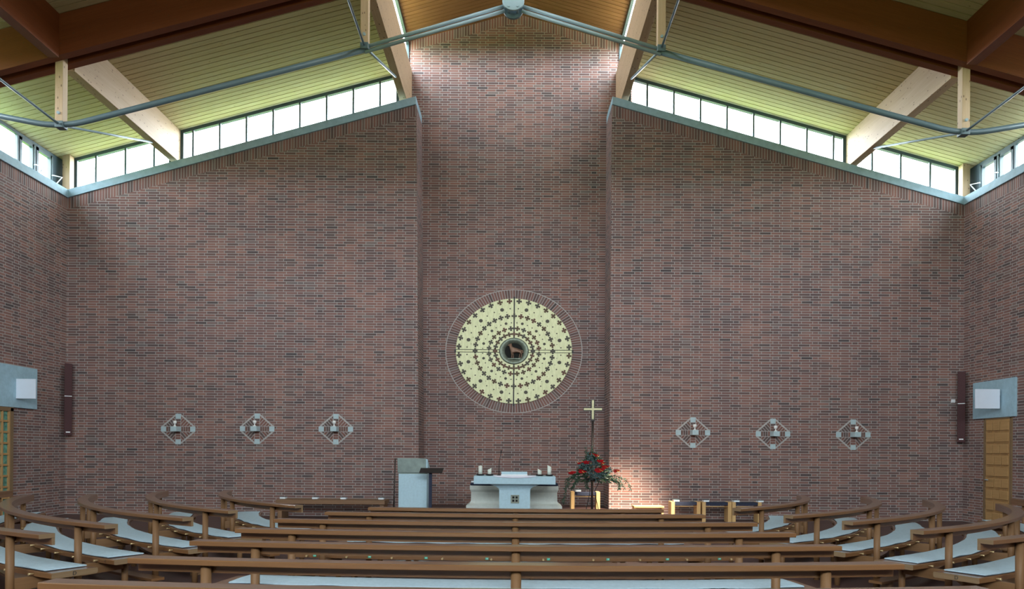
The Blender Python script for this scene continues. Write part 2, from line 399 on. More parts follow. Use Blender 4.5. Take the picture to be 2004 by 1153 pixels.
# ------------------------------------------------------------------ windows
WY=D+.25
NWIN=[0]
def window(axis,plane,a0,a1,zb,zt,mull,fw=.07,fwo=None,mw=.045,dep=.07,sash=()):
    NWIN[0]+=1; root=struct('window_%d'%NWIN[0],(plane,(a0+a1)/2,zb((a0+a1)/2)) if axis=='x' else ((a0+a1)/2,plane,zb((a0+a1)/2)))
    ax='y' if axis=='y' else 'x'
    def q(mb,p,q_,b0,b1,t0,t1,d=dep): mb.prism([(p,b0),(q_,b1),(q_,t1),(p,t0)],ax,plane-d/2,plane+d/2)
    if a0>a1: a0,a1=a1,a0
    fb,ft=.05,.075; fw0=fw1=fw
    if fwo:
        if abs(a1)>abs(a0): fw1=fwo
        else: fw0=fwo
    m=MB(); q(m,a0,a1,zb(a0),zb(a1),zb(a0)+fb,zb(a1)+fb); q(m,a0,a1,zt(a0)-ft,zt(a1)-ft,zt(a0),zt(a1))
    for p,w,fw_ in ((a0,1,fw0),(a1,-1,fw1)):
        e=p+w*fw_; p_,e_=sorted((p,e)); q(m,p_,e_,zb(p_)+fb,zb(e_)+fb,zt(p_)-ft,zt(e_)-ft)
    m.build('window_frame',M['frame'],root)
    ms=sorted(x for x in mull if a0+fw0<x<a1-fw1)
    for x in ms:
        m=MB(); q(m,x-mw/2,x+mw/2,zb(x-mw/2)+fb,zb(x+mw/2)+fb,zt(x-mw/2)-ft,zt(x+mw/2)-ft,dep*.9); m.build('mullion',M['frame'],root)
    e=[a0+fw0]+[x for x in ms for _ in (0,1)]+[a1-fw1]
    for i in range(0,len(e),2):
        p,r=e[i]+(mw/2 if i else 0),e[i+1]-(mw/2 if i+2<len(e) else 0)
        m=MB(); q(m,p,r,zb(p)+fb,zb(r)+fb,zt(p)-ft,zt(r)-ft,.008); m.build('pane',M['glass'],root)
        if sash and i//2 in sash:
            w=.075; m=MB(); d2=dep*1.25
            q(m,p,r,zb(p)+fb,zb(r)+fb,zb(p)+fb+w*.6,zb(r)+fb+w*.6,d2); q(m,p,r,zt(p)-ft-w,zt(r)-ft-w,zt(p)-ft,zt(r)-ft,d2)
            q(m,p,p+w,zb(p)+fb,zb(p)+fb,zt(p)-ft,zt(p)-ft,d2); q(m,r-w,r,zb(r)+fb,zb(r)+fb,zt(r)-ft,zt(r)-ft,d2)
            m.build('opening_sash',M['frame'],root)
            if axis=='x':
                s=-1 if plane>0 else 1; m=MB(); yy=r-.04; z0=zb(r)+.02
                X=plane+s*.05
                m.tube([(X,yy,z0+.22),(X+s*.02,yy,z0+.24),(X+s*.24,yy+.02,z0+.20),(X+s*.10,yy,z0+.02),(X,yy,z0)],.014,6)
                m.build('opener_lever',M['white'],root)
                m=MB(); m.tube([(X,yy+.01,z0),(X,yy+.01,zt(r)-.1)],.011,6); m.build('opener_rod',M['steel2'],root)
    return root
zb=lambda x: ztop(x)+CT-.01
zcw=lambda x: zc(x)-.002
for s in (-1,1):
    ml=[XC+s*(7.94-.661*k) for k in range(8)]
    window('y',WY,XC+s*8.24,XC+s*2.84,zb,zcw,ml)
    mo=[XC+s*v for v in (10.34,9.61,8.90)]
    window('y',WY,s*(XW+.20),XC+s*8.44,zb,zcw,mo,fw=.09,fwo=.30)
window('y',YB-.2,RW[0],RW[1],lambda x:RW[2],lambda x:RW[3],[RW[0]+1.25*k for k in range(1,12)],fw=.09)  # glazing of the added rear window
zs0=lambda y: ZS+CT-.01
for s in (-1,1):
    zt_=lambda y,s=s: zc(s*(XW+.25))-.002
    mull=[17.02,16.44]; y=16.44
    while y>0.5: y-=1.12; mull.append(y)
    n=len([x for x in mull]); 
    window('x',s*(XW+.25),YB+.1,D+.2,zs0,zt_,mull,fw=.10,fwo=.46,mw=.07,sash=(n,n-1))
for s in (-1,1):
    ml=[YB+1.2*k for k in range(1,19)]
    window('x',XC+s*2.76,YB+.1,YN-.01,lambda y: 11.45,lambda y: 12.21,ml,fw=.04,mw=.035)
pass
# blue grey soffit boards outside above the clerestory
for i,s in ((7,-1),(8,1)):
    m=MB(); a,b=XC+s*2.83,s*(XW+.5); m.prism([(a,zc(a)-.01),(b,zc(b)-.01),(b,zc(b)+.15),(a,zc(a)+.15)],'y',D+.295,D+.44); o=m.build('trim_%d'%i,M['soffit']); o['kind']='structure'
# ------------------------------------------------------------------ roof timbers
def beam_y(x0,x1,y0,y1,z0,z1,root,name,mat): m=MB(); m.box(x0,x1,y0,y1,z0,z1); return m.build(name,mat,root,bevel=.006)
GD=13.28
side={-1:'lectern side',1:'flower stand side'}
for s in (-1,1):
    a,b=sorted((XC+s*8.24,XC+s*8.44)); c=(a+b)/2
    r=thing('roof_beam','knotty pine roof beam above the curved pews on the %s'%side[s],'beam',(c,D,8.70))
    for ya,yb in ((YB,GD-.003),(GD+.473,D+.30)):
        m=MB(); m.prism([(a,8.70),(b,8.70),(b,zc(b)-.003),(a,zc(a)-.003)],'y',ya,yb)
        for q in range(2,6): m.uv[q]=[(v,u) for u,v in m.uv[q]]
        m.build('timber',M['beam'] if yb>GD else M['beamdark'],r,bevel=.006)  # same wood throughout; near length coloured darker to imitate its shade
    zn=7.53
    m=MB(); m.tube([(c,13.62,zn+.075),(c,16.9,8.695)],.022,8); m.build('brace_rod',M['steel2'],r)
    m=MB(); m.tube([(c,13.41,zn+.04),(c,5.0,zn+.25)],.022,8); m.build('brace_rod',M['steel'],r)
for s in (-1,1):
    a,b=sorted((XC+s*2.645,XC+s*2.825)); c=(a+b)/2
    r=thing('roof_beam','tall pine beam under the lantern windows on the %s'%side[s],'beam',(c,D,10.3))
    for ya,yb in ((YB,GD-.003),(GD+.473,YN-.005)):
        m=MB(); m.box(a,b,ya,yb,10.3,11.46); m.build('timber',M['beam'],r,bevel=.006)
    zn=9.02
    m=MB(); m.tube([(c,13.62,zn+.08),(c,16.98,10.295)],.024,8); m.build('brace_rod',M['steel2'],r)
    m=MB(); m.tube([(c,13.41,zn+.04),(c,5.0,zn+.25)],.022,8); m.build('brace_rod',M['steel'],r)
tr=thing('roof_truss','underslung timber and steel roof truss spanning the whole hall above the pews','truss',(XC,13.5,9.8))
def gz(x): return 8.75-.27*(abs(x-XC)-8.24)
for nm,y0,y1 in (('front_girder',GD,GD+.16),('rear_girder',GD+.31,GD+.47)):
    for s in (-1,1):
        m=MB(); xo=s*(XW-.02); poly=[(xo,gz(xo)),(XC,gz(XC)),(XC,zc(XC)-.01),(xo,zc(xo)-.01)]
        b=len(m.v); n=4
        m.v += [Vector((p[0],y0,p[1])) for p in poly]+[Vector((p[0],y1,p[1])) for p in poly]
        uv=[(p[0],p[1]+.27*abs(p[0]-XC)) for p in poly]
        m.face([b,b+1,b+2,b+3],0,uv); m.face([b+4,b+5,b+6,b+7],0,uv)
        for i in range(4):
            j=(i+1)%4; m.face([b+i,b+j,b+4+j,b+4+i],0,[(poly[i][0],0),(poly[j][0],0),(poly[j][0],.16),(poly[i][0],.16)])
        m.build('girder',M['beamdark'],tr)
TC=13.515
for s in (-1,1):
    for ax,zn in ((8.34,7.53),(2.735,9.02)):
        x=XC+s*ax; m=MB(); m.box(x-.072,x+.072,TC-.074,TC+.074,zn+.06,gz(x)+.3); o=m.build('strut',M['beam'],tr,bevel=.005)
        m=MB(); m.tube([(x,TC-.10,zn+.24),(x,TC+.08,zn+.24)],.028,10); m.build('bolt',M['steel2'],tr)
        m=MB(); m.box(x-.076,x+.076,TC-.08,TC+.08,zn-.02,zn+.10); m.build('strut_shoe',M['steel'],tr,bevel=.01)
    n1=Vector((XC+s*8.34,TC,7.53)); n2=Vector((XC+s*2.735,TC,9.02)); n0=Vector((s*(XW-.1),TC,7.98)); ap=Vector((XC+s*.16,TC,9.80))
    pts=[n0,n1+(n0-n1).normalized()*.5]
    q0=n1+(n0-n1).normalized()*.5; q2=n1+(n2-n1).normalized()*.5
    for k in range(1,8):
        t=k/8; pts.append(q0*(1-t)**2+n1*2*t*(1-t)+q2*t*t)
    pts+= [q2,n2]
    m=MB(); m.tube(pts,.052,12); m.build('tie_tube',M['steel'],tr)
    for dz in (.045,-.045):
        m=MB(); m.tube([n2+Vector((0,0,dz)),ap+Vector((0,0,dz))],.033,10); m.build('tie_rod',M['steel2'],tr)
# apex plate
m=MB(); ca=Vector((XC,TC-.10,9.86)); poly=[(XC+.20*math.sin(t),9.86-.165*math.cos(t)) for t in [(-PI/2+PI*k/16) for k in range(17)]]+[(XC+.20,10.4),(XC-.20,10.4)]
m.prism(poly,'y',TC-.13,TC-.09); m.build('apex_plate',M['steel2'],tr,bevel=.008)
poly2=[(XC+.185*math.sin(t),9.83-.175*math.cos(t)) for t in [(-PI/2+PI*k/16) for k in range(17)]]+[(XC+.185,10.4),(XC-.185,10.4)]
m=MB(); m.prism(poly2,'y',TC+.06,TC+.11); m.build('apex_plate',M['steel'],tr)
for dx in (-.078,.078):
    m=MB(); m.tube([(XC+dx,TC-.15,9.77),(XC+dx,TC+.12,9.77)],.024,10); m.build('bolt',M['steel2'],tr)
m=MB(); m.box(XC-.07,XC+.07,TC-.074,TC+.055,10.1,gz(XC)+.3); m.build('strut',M['beam'],tr)
# corner posts
for s in (-1,1):
    m=MB(); x=s*(XW-.06); a,b=sorted((x,s*(XW+.12))); m.box(a,b,D-.02,D+.16,ZS+CT+.002,zc(s*XW)+.0)
    o=m.build('timber_post',M['beam'],bevel=.005); tag(o,'short pine corner post between the clerestory windows on the %s'%side[s],'post',None,'thing')
# ------------------------------------------------------------------ lintels and doors
for i,(s,y0,y1,z0,z1) in ((9,(-1,15.2,16.75,2.49,3.41)),(10,(1,15.97,17.44,2.47,3.33))):
    m=MB(); a,b=sorted((s*(XW-.05),s*(XW+.05))); m.box(a,b,y0,y1,z0,z1); o=m.build('trim_%d'%i,M['concrete'],bevel=.006); o['kind']='structure'
# right door
r=struct('door_1',(XW,16.58,0)); m=MB(); m.box(XW-.012,XW+.05,16.16,17.00,0,2.44)
m.build('door_leaf',M['door'],r)
m=MB(); rows=9; h=2.34/rows; W=(16.19,16.97); w=W[1]-W[0]
for j in range(rows):
    z0=.05+h*j; cuts=[0,.30,.62,1.0] if j%2 else [0,.38,.70,1.0]
    if j%3==1: cuts=[0,.62,1.0]
    for k in range(len(cuts)-1):
        ya=W[0]+w*cuts[k]+.012; yb=W[0]+w*cuts[k+1]-.012
        m.box(XW-.040,XW-.012,ya,yb,z0+.05,z0+h-.012); m.box(XW-.032,XW-.012,ya+.02,yb-.02,z0+.018,z0+.030)
m.build('door_panels',M['door'],r,bevel=.004)
m=MB(); m.box(XW-.03,XW,16.10,16.16,0,2.46); m.box(XW-.03,XW,17.0,17.06,0,2.46); m.box(XW-.03,XW,16.10,17.06,2.44,2.468); m.build('door_frame',M['oakl'],r)
m=MB(); m.tube([(XW-.03,16.92,1.05),(XW-.09,16.92,1.05),(XW-.09,16.80,1.05)],.011,8); m.build('door_handle',M['steel2'],r)
# left door, glazed lattice
r=struct('door_2',(-XW,15.45,0)); m=MB(); 
for k in range(5): y=15.0+k*.21; m.box(-XW,-XW+.05,y-.02,y+.02,0,2.46)
for k in range(11): z=.05+k*.237; m.box(-XW,-XW+.045,15.0,15.84,z-.022,z+.022)
m.build('lattice',M['door'],r,bevel=.004)
m=MB(); m.box(-XW,-XW+.06,15.86,15.95,0,2.47); m.box(-XW,-XW+.06,14.9,14.98,0,2.47); m.box(-XW,-XW+.06,14.9,15.95,2.40,2.485); m.build('door_frame',M['oakl'],r)
m=MB(); m.box(-XW+.001,-XW+.012,15.0,15.86,.03,2.42); m.build('pane',M['dglass'],r)
# ------------------------------------------------------------------ wall fittings
def speaker(px,y0,y1,s,label):
    c=P(px,(y0+y1)/2,17.72); zt=P(px,y0,17.72).z; zb_=P(px,y1,17.72).z
    r=thing('column_speaker',label,'speaker',(c.x,c.y,zb_)); a=-s*.55
    ux=Vector((math.cos(a),math.sin(a),0)); uy=Vector((-math.sin(a),math.cos(a),0)); cc=Vector((c.x,c.y,(zt+zb_)/2))
    m=MB(); m.obox(cc,ux*.082,uy*.05,Vector((0,0,(zt-zb_)/2))); m.build('cabinet',M['speaker'],r,bevel=.008)
    zm=zt-(zt-zb_)*.455
    m=MB(); m.obox(Vector((c.x,c.y,zm))-uy*.051,ux*.078,uy*.004,Vector((0,0,.008))); m.build('joint_strip',M['white'],r)
    m=MB(); m.obox(Vector((c.x,c.y,zb_+.075))-uy*.051,ux*.045,uy*.004,Vector((0,0,.013))); m.build('badge',M['white'],r)
    m=MB(); m.obox(Vector((c.x,c.y,(zt+zb_)/2))+uy*.09,ux*.03,uy*.045,Vector((0,0,.05))); m.build('bracket',M['black'],r)
speaker(133.5,712,852,-1,'tall maroon column speaker in the corner on the lectern side')
speaker(1881.5,727,866,1,'tall maroon column speaker in the corner beside the panelled oak door')
def wpanel(px0,px1,py0,py1,d,label,s):
    a=P(px0,py0,d); b=P(px1,py1,d); r=thing('display_panel',label,'panel',((a.x+b.x)/2,d,b.z))
    m=MB(); m.box(a.x,b.x,d-.015,d+.025,b.z,a.z); m.build('board',M['panel'],r,bevel=.004)
    xw=s*(XW-.05); xi=b.x if s>0 else a.x
    xa,xb=sorted((xw-s*.25,xw-s*.002)); m=MB(); m.box(xa,xb,d+.025,d+.085,(a.z+b.z)/2-.08,(a.z+b.z)/2+.08); m.build('bracket',M['steel'],r)
wpanel(19.5,69.5,741.5,780.5,16.05,'white panel projecting from the concrete lintel over the glazed lattice door',-1)
wpanel(1909,1956,761.5,800,16.42,'white panel projecting from the concrete lintel over the panelled oak door',1)
a=P(1861,782,D); b=P(1868,788.5,D); m=MB(); m.box(a.x,b.x,D-.035,D-.001,b.z,a.z); o=m.build('room_thermostat',M['white'],bevel=.004); tag(o,'small white thermostat box on the brick beside the column speaker','thermostat',None,'thing')
# diamond brick inlays with brackets and candle cups
def inlay(cx,cz,label,root=None):
    r=thing('candle_bracket',label,'wall bracket',(cx,D,cz),'diamond shaped wall brackets'); A,B=.358,.3135; hb=.0635
    o1=[(-hb,B+hb*.9),(hb,B+hb*.9),(A+hb*.9,hb),(A+hb*.9,-hb),(hb,-B-hb*.9),(-hb,-B-hb*.9),(-A-hb*.9,-hb),(-A-hb*.9,hb)]
    m=MB(); m.prism([(cx+x,cz+z) for x,z in o1],'y',D-.004,D-.0005); m.build('mortar_bed',M['mortar'],r)
    m=MB(); g=.006
    def brick(p):
        if len(p)>2: m.prism([(cx+x,cz+z) for x,z in p],'y',D-.0075,D-.0035,random.choice((0,1,2)))
    for sg in (-1,1):
        for k in range(3):
            z0=hb+.006+k*.0622; z1=z0+.052
            if z1<B-hb+.01: brick([(-hb+g,sg*z0),(hb-g,sg*z0),(hb-g,sg*z1),(-hb+g,sg*z1)])
        for k in range(4):
            x0=hb+.008+k*.0575; x1=x0+.048
            if x1<A-hb+.01: brick([(sg*x0,-hb+g),(sg*x1,-hb+g),(sg*x1,hb-g),(sg*x0,hb-g)])
    tx,tz=A-0.0,-(B-0.0); l=math.hypot(tx,tz); tx/=l; tz/=l; nx,nz=-tz,tx   # along / across the slanted edge
    for sx in (-1,1):
        for sz in (-1,1):
            reg=[(hb+g,hb+g),(A+.2,hb+g),(A+.2,B+.2),(hb+g,B+.2)]
            lim=nx*(A+hb*.4)+nz*hb*.9
            reg=clip(reg,nx,nz,lim-.012); reg=clip(reg,1,0,A+hb*.6); reg=clip(reg,0,1,B+hb*.6)
            t0=tx*hb+tz*B
            for k in range(-1,9):
                a=t0+k*.062; p=clip(clip(reg,-tx,-tz,-(a+.005)),tx,tz,a+.055)
                brick([(x*sx,z*sz) for x,z in p])
    bm=[mat_plain('inlay brick a',(.15,.08,.066),.85,var=.25,scale=20),mat_plain('inlay brick b',(.19,.09,.072),.85,var=.25,scale=20),mat_plain('inlay brick c',(.11,.075,.07),.85,var=.25,scale=20)] if 'ib' not in M else M['ib']
    M['ib']=bm
    m.build('brick_pattern',bm,r)
    for x,z in ((0,B),(0,-B),(A,0),(-A,0)):
        q=MB(); q.box(cx+x-hb,cx+x+hb,D-.014,D-.004,cz+z-hb+.004,cz+z+hb-.004); q.build('concrete_block',M['block'],r,bevel=.003)
    q=MB(); q.box(cx-.075,cx+.075,D-.27,D-.004,cz-.062,cz+.058); q.build('bracket',M['block'],r,bevel=.006)
    return r
pos=[((349,840),'second from'),]
ordn=['outermost','middle','innermost']
first=None; cup0=None
for s,pts in ((-1,[(349.0,840),(503.5,839.5),(657.5,840)]),(1,[(1669.5,851),(1512.5,849.5),(1356,847)])):
    for k,(px,py) in enumerate(pts):
        c=P(px,py,D); lab='%s diamond brick inlay with concrete blocks and bracket on the %s'%(ordn[k],side[s])
        if first is None: first=inlay(c.x,c.z,lab)
        else: dup(first,(c.x,D,c.z),lab)
        lab2='white cup candle holder standing on the %s diamond bracket, %s'%(ordn[k],side[s])
        loc=(c.x,D-.19,c.z+.059)
        if cup0 is None:
            cup0=thing('candle_holder',lab2,'candle holder',loc,'candle holders on the diamond brackets'); v=Vector(loc)
            m=MB(); m.lathe([(.036,0),(.036,.012),(.016,.02),(.012,.05),(.02,.06)],v,16); m.build('foot',M['cup'],cup0)
            m=MB(); m.lathe([(.016,.06),(.038,.075),(.044,.105),(.040,.135),(.030,.14)],v,16); m.build('bowl',M['cup'],cup0)
        else: dup(cup0,loc,lab2)
# ------------------------------------------------------------------ gilded disc
dc=P(1005.8,687.9,YN); RX,RZ=1.505,1.36; ZX,ZZ=dc.x,dc.z
def e2(r,a): return (ZX+RX*r*math.sin(a), ZZ+RZ*r*math.cos(a))
m=MB(); n=144
def ring(m,r0,r1,y,mat,nn=n):
    b=len(m.v)
    for k in range(nn):
        a=2*PI*k/nn
        for r in (r0,r1): x,z=e2(r,a); m.v.append(Vector((x,y,z)))
    for k in range(nn):
        j=(k+1)%nn; m.face([b+2*k,b+2*k+1,b+2*j+1,b+2*j],mat)
def ringside(m,r,y0,y1,mat,nn=n):
    b=len(m.v)
    for k in range(nn):
        a=2*PI*k/nn; x,z=e2(r,a)
        for y in (y0,y1): m.v.append(Vector((x,y,z)))
    for k in range(nn):
        j=(k+1)%nn; m.face([b+2*k,b+2*k+1,b+2*j+1,b+2*j],mat)
ring(m,.985,1.168,YN-.006,0); ring(m,1.168,1.182,YN-.006,1); ring(m,.985,1.0,YN-.008,1); ringside(m,1.182,YN-.006,YN,1)
o=m.build('trim_11',[mat_ring(ZX,ZZ,RX,RZ,150),M['mortar']]); o['kind']='structure'
disc=thing('gilded_disc','round gilded disc with bronze crosses and a lamb on the niche wall above the altar','wall relief',(ZX,YN,ZZ-RZ))
Y0,Y1=YN-.012,YN-.05
crosses=[(.95,(5+10*k),.043,0) for k in range(36)]+[(.668,10*k,.043,0) for k in range(36)]+[(.432,7.5+15*k,.041,0) for k in range(24)]+[(.325,15*k,.040,0) for k in range(24)]
dots=[(.81,15+30*k,.034) for k in range(12)]+[(.81,15+30*k+d,.0125) for k in range(12) for d in (-10,10)]+[(.54,15+30*k,.025) for k in range(12)]+[(.54,15+30*k+d,.011) for k in range(12) for d in (-10,10)]+[(.75,15+30*k+d,.007) for k in range(12) for d in (-5,5)]
qn=0
for sx in (1,-1):
    for sz in (1,-1):
        m=MB(); gx=.011; gz0=.030; R0=.252
        # sector outline from the inner arc to the outer arc, seams left open
        N=26; a_out0=math.asin(gx/1.0/1.0); a_out1=PI/2-math.asin(gz0)
        a_in0=math.asin(gx/R0); a_in1=PI/2-math.asin(gz0/R0)
        b=len(m.v)
        for k in range(N+1):
            t=k/N; ai=a_in0+(a_in1-a_in0)*t; ao=a_out0+(a_out1-a_out0)*t
            for r,a in ((R0,ai),(1.0,ao)):
                x=ZX+sx*RX*r*math.sin(a); z=ZZ+sz*RZ*r*math.cos(a)
                m.v += [Vector((x,Y1,z)),Vector((x,Y0,z))]
        for k in range(N):
            i=b+4*k; j=b+4*(k+1)
            m.face([i,i+2,j+2,j],0); m.face([i+1,j+1,j+3,i+3],0); m.face([i+2,i+3,j+3,j+2],0); m.face([i,j,j+1,i+1],0)
        m.face([b,b+1,b+3,b+2],0); i=b+4*N; m.face([i,i+2,i+3,i+1],0)
        def inq(a):
            a%=360; lo={(1,1):0,(1,-1):90,(-1,-1):180,(-1,1):270}[(sx,sz)]; return lo<=a<lo+90
        for r,a,sz_,_ in crosses:
            if not inq(a+.001): continue
            rd=math.radians(a); cx_,cz_=e2(r,rd); mt=random.choice((1,1,2,2,3)); S=sz_*1.36*1.10
            er=Vector((math.sin(rd),0,math.cos(rd))); et=Vector((math.cos(rd),0,-math.sin(rd))); w=S*.36
            C0=Vector((cx_,Y1-.004,cz_))
            f=w*1.22; cross2=[(w*.8,w*.8),(f,S*.86),(f*.5,S),(-f*.5,S),(-f,S*.86),(-w*.8,w*.8),(-S*.86,f),(-S,f*.5),(-S,-f*.5),(-S*.86,-f),(-w*.8,-w*.8),(-f,-S*.86),(-f*.5,-S),(f*.5,-S),(f,-S*.86),(w*.8,-w*.8),(S*.86,-f),(S,-f*.5),(S,f*.5),(S*.86,f)]
            bb=len(m.v); pts=[C0+er*p+et*q*1.1 for p,q in cross2]
            m.v += pts+[p+Vector((0,.008,0)) for p in pts]; nn=len(pts)
            m.face([bb+i for i in range(nn)],mt)
            for i in range(nn): j=(i+1)%nn; m.face([bb+i,bb+j,bb+nn+j,bb+nn+i],mt)
        for r,a,q in dots:
            if not inq(a): continue
            cx_,cz_=e2(r,math.radians(a)); bb=len(m.v); nn=12; q*=1.36
            for y in (Y1-.003,Y1+.003):
                for k in range(nn): t=2*PI*k/nn; m.v.append(Vector((cx_+1.1*q*math.cos(t),y,cz_+q*math.sin(t))))
            m.face([bb+k for k in range(nn)],2)
            for k in range(nn): j=(k+1)%nn; m.face([bb+k,bb+j,bb+nn+j,bb+nn+k],2)
        m.build('gilded_quadrant',[M['gold'],M['bz1'],M['bz2'],M['bz3']],disc)
for s in (1,-1):
    m=MB(); a,b=sorted((ZX+s*RX*.255,ZX+s*RX*.995)); m.box(a,b,Y1,Y0,ZZ-RZ*.018,ZZ+RZ*.018); m.build('gilded_strip',M['gold'],disc)
m=MB(); m.box(ZX-.02,ZX+.02,Y0-.004,YN-.008,ZZ-RZ*1.04,ZZ+RZ*1.04); m.build('mounting_bar',M['black'],disc)
m=MB(); m.box(ZX-RX*1.025,ZX+RX*1.025,Y0-.004,YN-.008,ZZ-RZ*.032,ZZ+RZ*.032); m.build('mounting_bar',M['black'],disc)
m=MB()
prof=[(.252,-.02),(.252,-.075),(.235,-.09),(.20,-.075),(.165,-.05),(.155,-.02)]
b=len(m.v); nn=64
for r,y in prof:
    for k in range(nn):
        x,z=e2(r,2*PI*k/nn); m.v.append(Vector((x,YN+y,z)))
for i in range(len(prof)-1):
    for k in range(nn): j=(k+1)%nn; m.face([b+i*nn+k,b+i*nn+j,b+(i+1)*nn+j,b+(i+1)*nn+k],0,None,True)
m.build('bronze_rim',M['bronze'],disc)
m=MB(); bb=len(m.v)
for k in range(nn): x,z=e2(.16,2*PI*k/nn); m.v.append(Vector((x,YN-.018,z)))
m.face([bb+k for k in range(nn)],0); m.build('recess',M['dark'],disc)  # flat disc, depth shade put into its black colour
# lamb relief: one skinned body
def skin_mesh(name,chains,mat,parent,sub=2):
    vs=[];es=[];rs=[]; idx={}
    for ch in chains:
        last=None
        for key,p,r in ch:
            if key in idx: i=idx[key]
            else:
                i=len(vs); vs.append(Vector(p)); rs.append(r); idx[key]=i
            if last is not None: es.append((last,i))
            last=i
    me=bpy.data.meshes.new(name); off=parent.location
    me.from_pydata([tuple(v-off) for v in vs],es,[]); me.materials.append(mat)
    o=bpy.data.objects.new(name,me); COL.objects.link(o); o.parent=parent
    sk=o.modifiers.new('skin','SKIN'); sk.use_smooth_shade=True
    sv=me.skin_vertices[0].data
    for i,r in enumerate(rs): sv[i].radius=(r,r) if not isinstance(r,tuple) else r
    sv[0].use_root=True
    sb_=o.modifiers.new('sub','SUBSURF'); sb_.levels=sub; sb_.render_levels=sub
    return o
lx,ly,lz=ZX+.02,YN-.06,ZZ+.0
def L_(x,z,y=0): return (lx+x,ly-y,lz+z)
ch=[[('p',L_(.145,.030),.064),('b',L_(.04,.022),.060),('s',L_(-.06,.030),.064),('n',L_(-.100,.095),.042),('h',L_(-.108,.155),.036),('m',L_(-.145,.152),.027),('z',L_(-.185,.135),.017)],
    [('s',None,0),('f1',L_(-.075,-.05,.02),.022),('f2',L_(-.070,-.12,.02),.013),('f3',L_(-.078,-.185,.02),.013)],
    [('s',None,0),('g1',L_(-.045,-.05,-.02),.022),('g2',L_(-.030,-.12,-.02),.013),('g3',L_(-.038,-.185,-.02),.013)],
    [('p',None,0),('k1',L_(.160,-.04,.02),.026),('k2',L_(.178,-.10,.02),.014),('k3',L_(.160,-.185,.02),.013)],
    [('p',None,0),('q1',L_(.120,-.045,-.02),.024),('q2',L_(.132,-.10,-.02),.014),('q3',L_(.112,-.185,-.02),.013)],
    [('p',None,0),('t1',L_(.205,.015),.017),('t2',L_(.215,-.06),.012)],
    [('h',None,0),('e1',L_(-.085,.195,.015),.012)]]
skin_mesh('lamb',ch,M['lamb'],disc)
m=MB(); m.box(ZX-.17,ZX+.17,YN-.06,YN-.018,ZZ-.200,ZZ-.186); m.build('ground_ledge',M['bronze'],disc)
# ------------------------------------------------------------------ altar group
PLZ=.22
AD=15.2
al=thing('altar','pale stone altar with a broad top slab on a narrow flared foot','altar',(.02,AD+.4,PLZ))
m=MB(); m.box(-.835,.87,AD,AD+.95,.93,1.097); m.build('top_slab',M['stone'],al,bevel=.006)
m=MB(); lv=[(.325,.30,PLZ),(.325,.30,.80),(.34,.31,.835),(.39,.34,.875),(.47,.38,.905),(.53,.42,.93)]
cx_,cy_=.02,AD+.475; b=len(m.v)
for hx,hy,z in lv: m.v += [Vector((cx_+a*hx,cy_+c*hy,z)) for a,c in ((-1,-1),(1,-1),(1,1),(-1,1))]
for i in range(len(lv)-1):
    for k in range(4): j=(k+1)%4; m.face([b+4*i+k,b+4*i+j,b+4*i+4+j,b+4*i+4+k],0)
m.face([b,b+1,b+2,b+3]); e=b+4*(len(lv)-1); m.face([e,e+1,e+2,e+3]); m.build('foot',M['stone'],al)
fy=cy_-.30; ic=P(1007.8,977,fy); m=MB(); t=.088; w_=.032
cu=[-t,-t+w_,-w_*.4,w_*.4,t-w_,t]
for a in range(5):
    for b_ in range(5):
        if a%2 and b_%2: continue
        m.box(ic.x+cu[a],ic.x+cu[a+1],fy-.012,fy,ic.z+cu[b_],ic.z+cu[b_+1])
g=m.build('relic_grille',M['grille'],al); 
m=MB(); m.box(ic.x-t+.005,ic.x+t-.005,fy-.004,fy-.0005,ic.z-t+.005,ic.z+t-.005); m.build('grille_back',M['dark'],al)
# stone seat block behind the altar
SD=16.62
st=thing('stone_bench','broad moulded stone bench block standing behind the altar','stone bench',(.01,SD+.3,PLZ))
lv=[(1.085,.435,PLZ),(1.085,.435,.385),(1.01,.335,.43),(.985,.305,.48),(.98,.30,.67),(.98,.30,.685),(1.003,.333,.735),(1.008,.335,.74),(1.008,.335,.83)]
m=MB(); cx_,cy_=.01,SD+.34; b=len(m.v)
for hx,hy,z in lv: m.v += [Vector((cx_+a*hx,cy_+c*hy,z)) for a,c in ((-1,-1),(1,-1),(1,1),(-1,1))]
for i in range(len(lv)-1):
    for k in range(4): j=(k+1)%4; m.face([b+4*i+k,b+4*i+j,b+4*i+4+j,b+4*i+4+k],0)
m.face([b,b+1,b+2,b+3]); e=b+4*(len(lv)-1); m.face([e,e+1,e+2,e+3]); m.build('block',M['stone2'],st)
m=MB(); m.box(.01-1.0,.01+1.0,SD+.01,SD+.62,.831,.895); o=m.build('bench_cushion',M['navy'],bevel=.02); tag(o,'long navy blue cushion on the stone bench behind the altar','cushion',None,'thing')
a=P(925,942,SD+.2); m=MB(); m.box(a.x-.03,a.x+.03,SD+.15,SD+.25,.896,.93); o=m.build('booklet',M['paper']); tag(o,'small white booklet at the end of the navy cushion behind the altar','booklet',None,'thing')
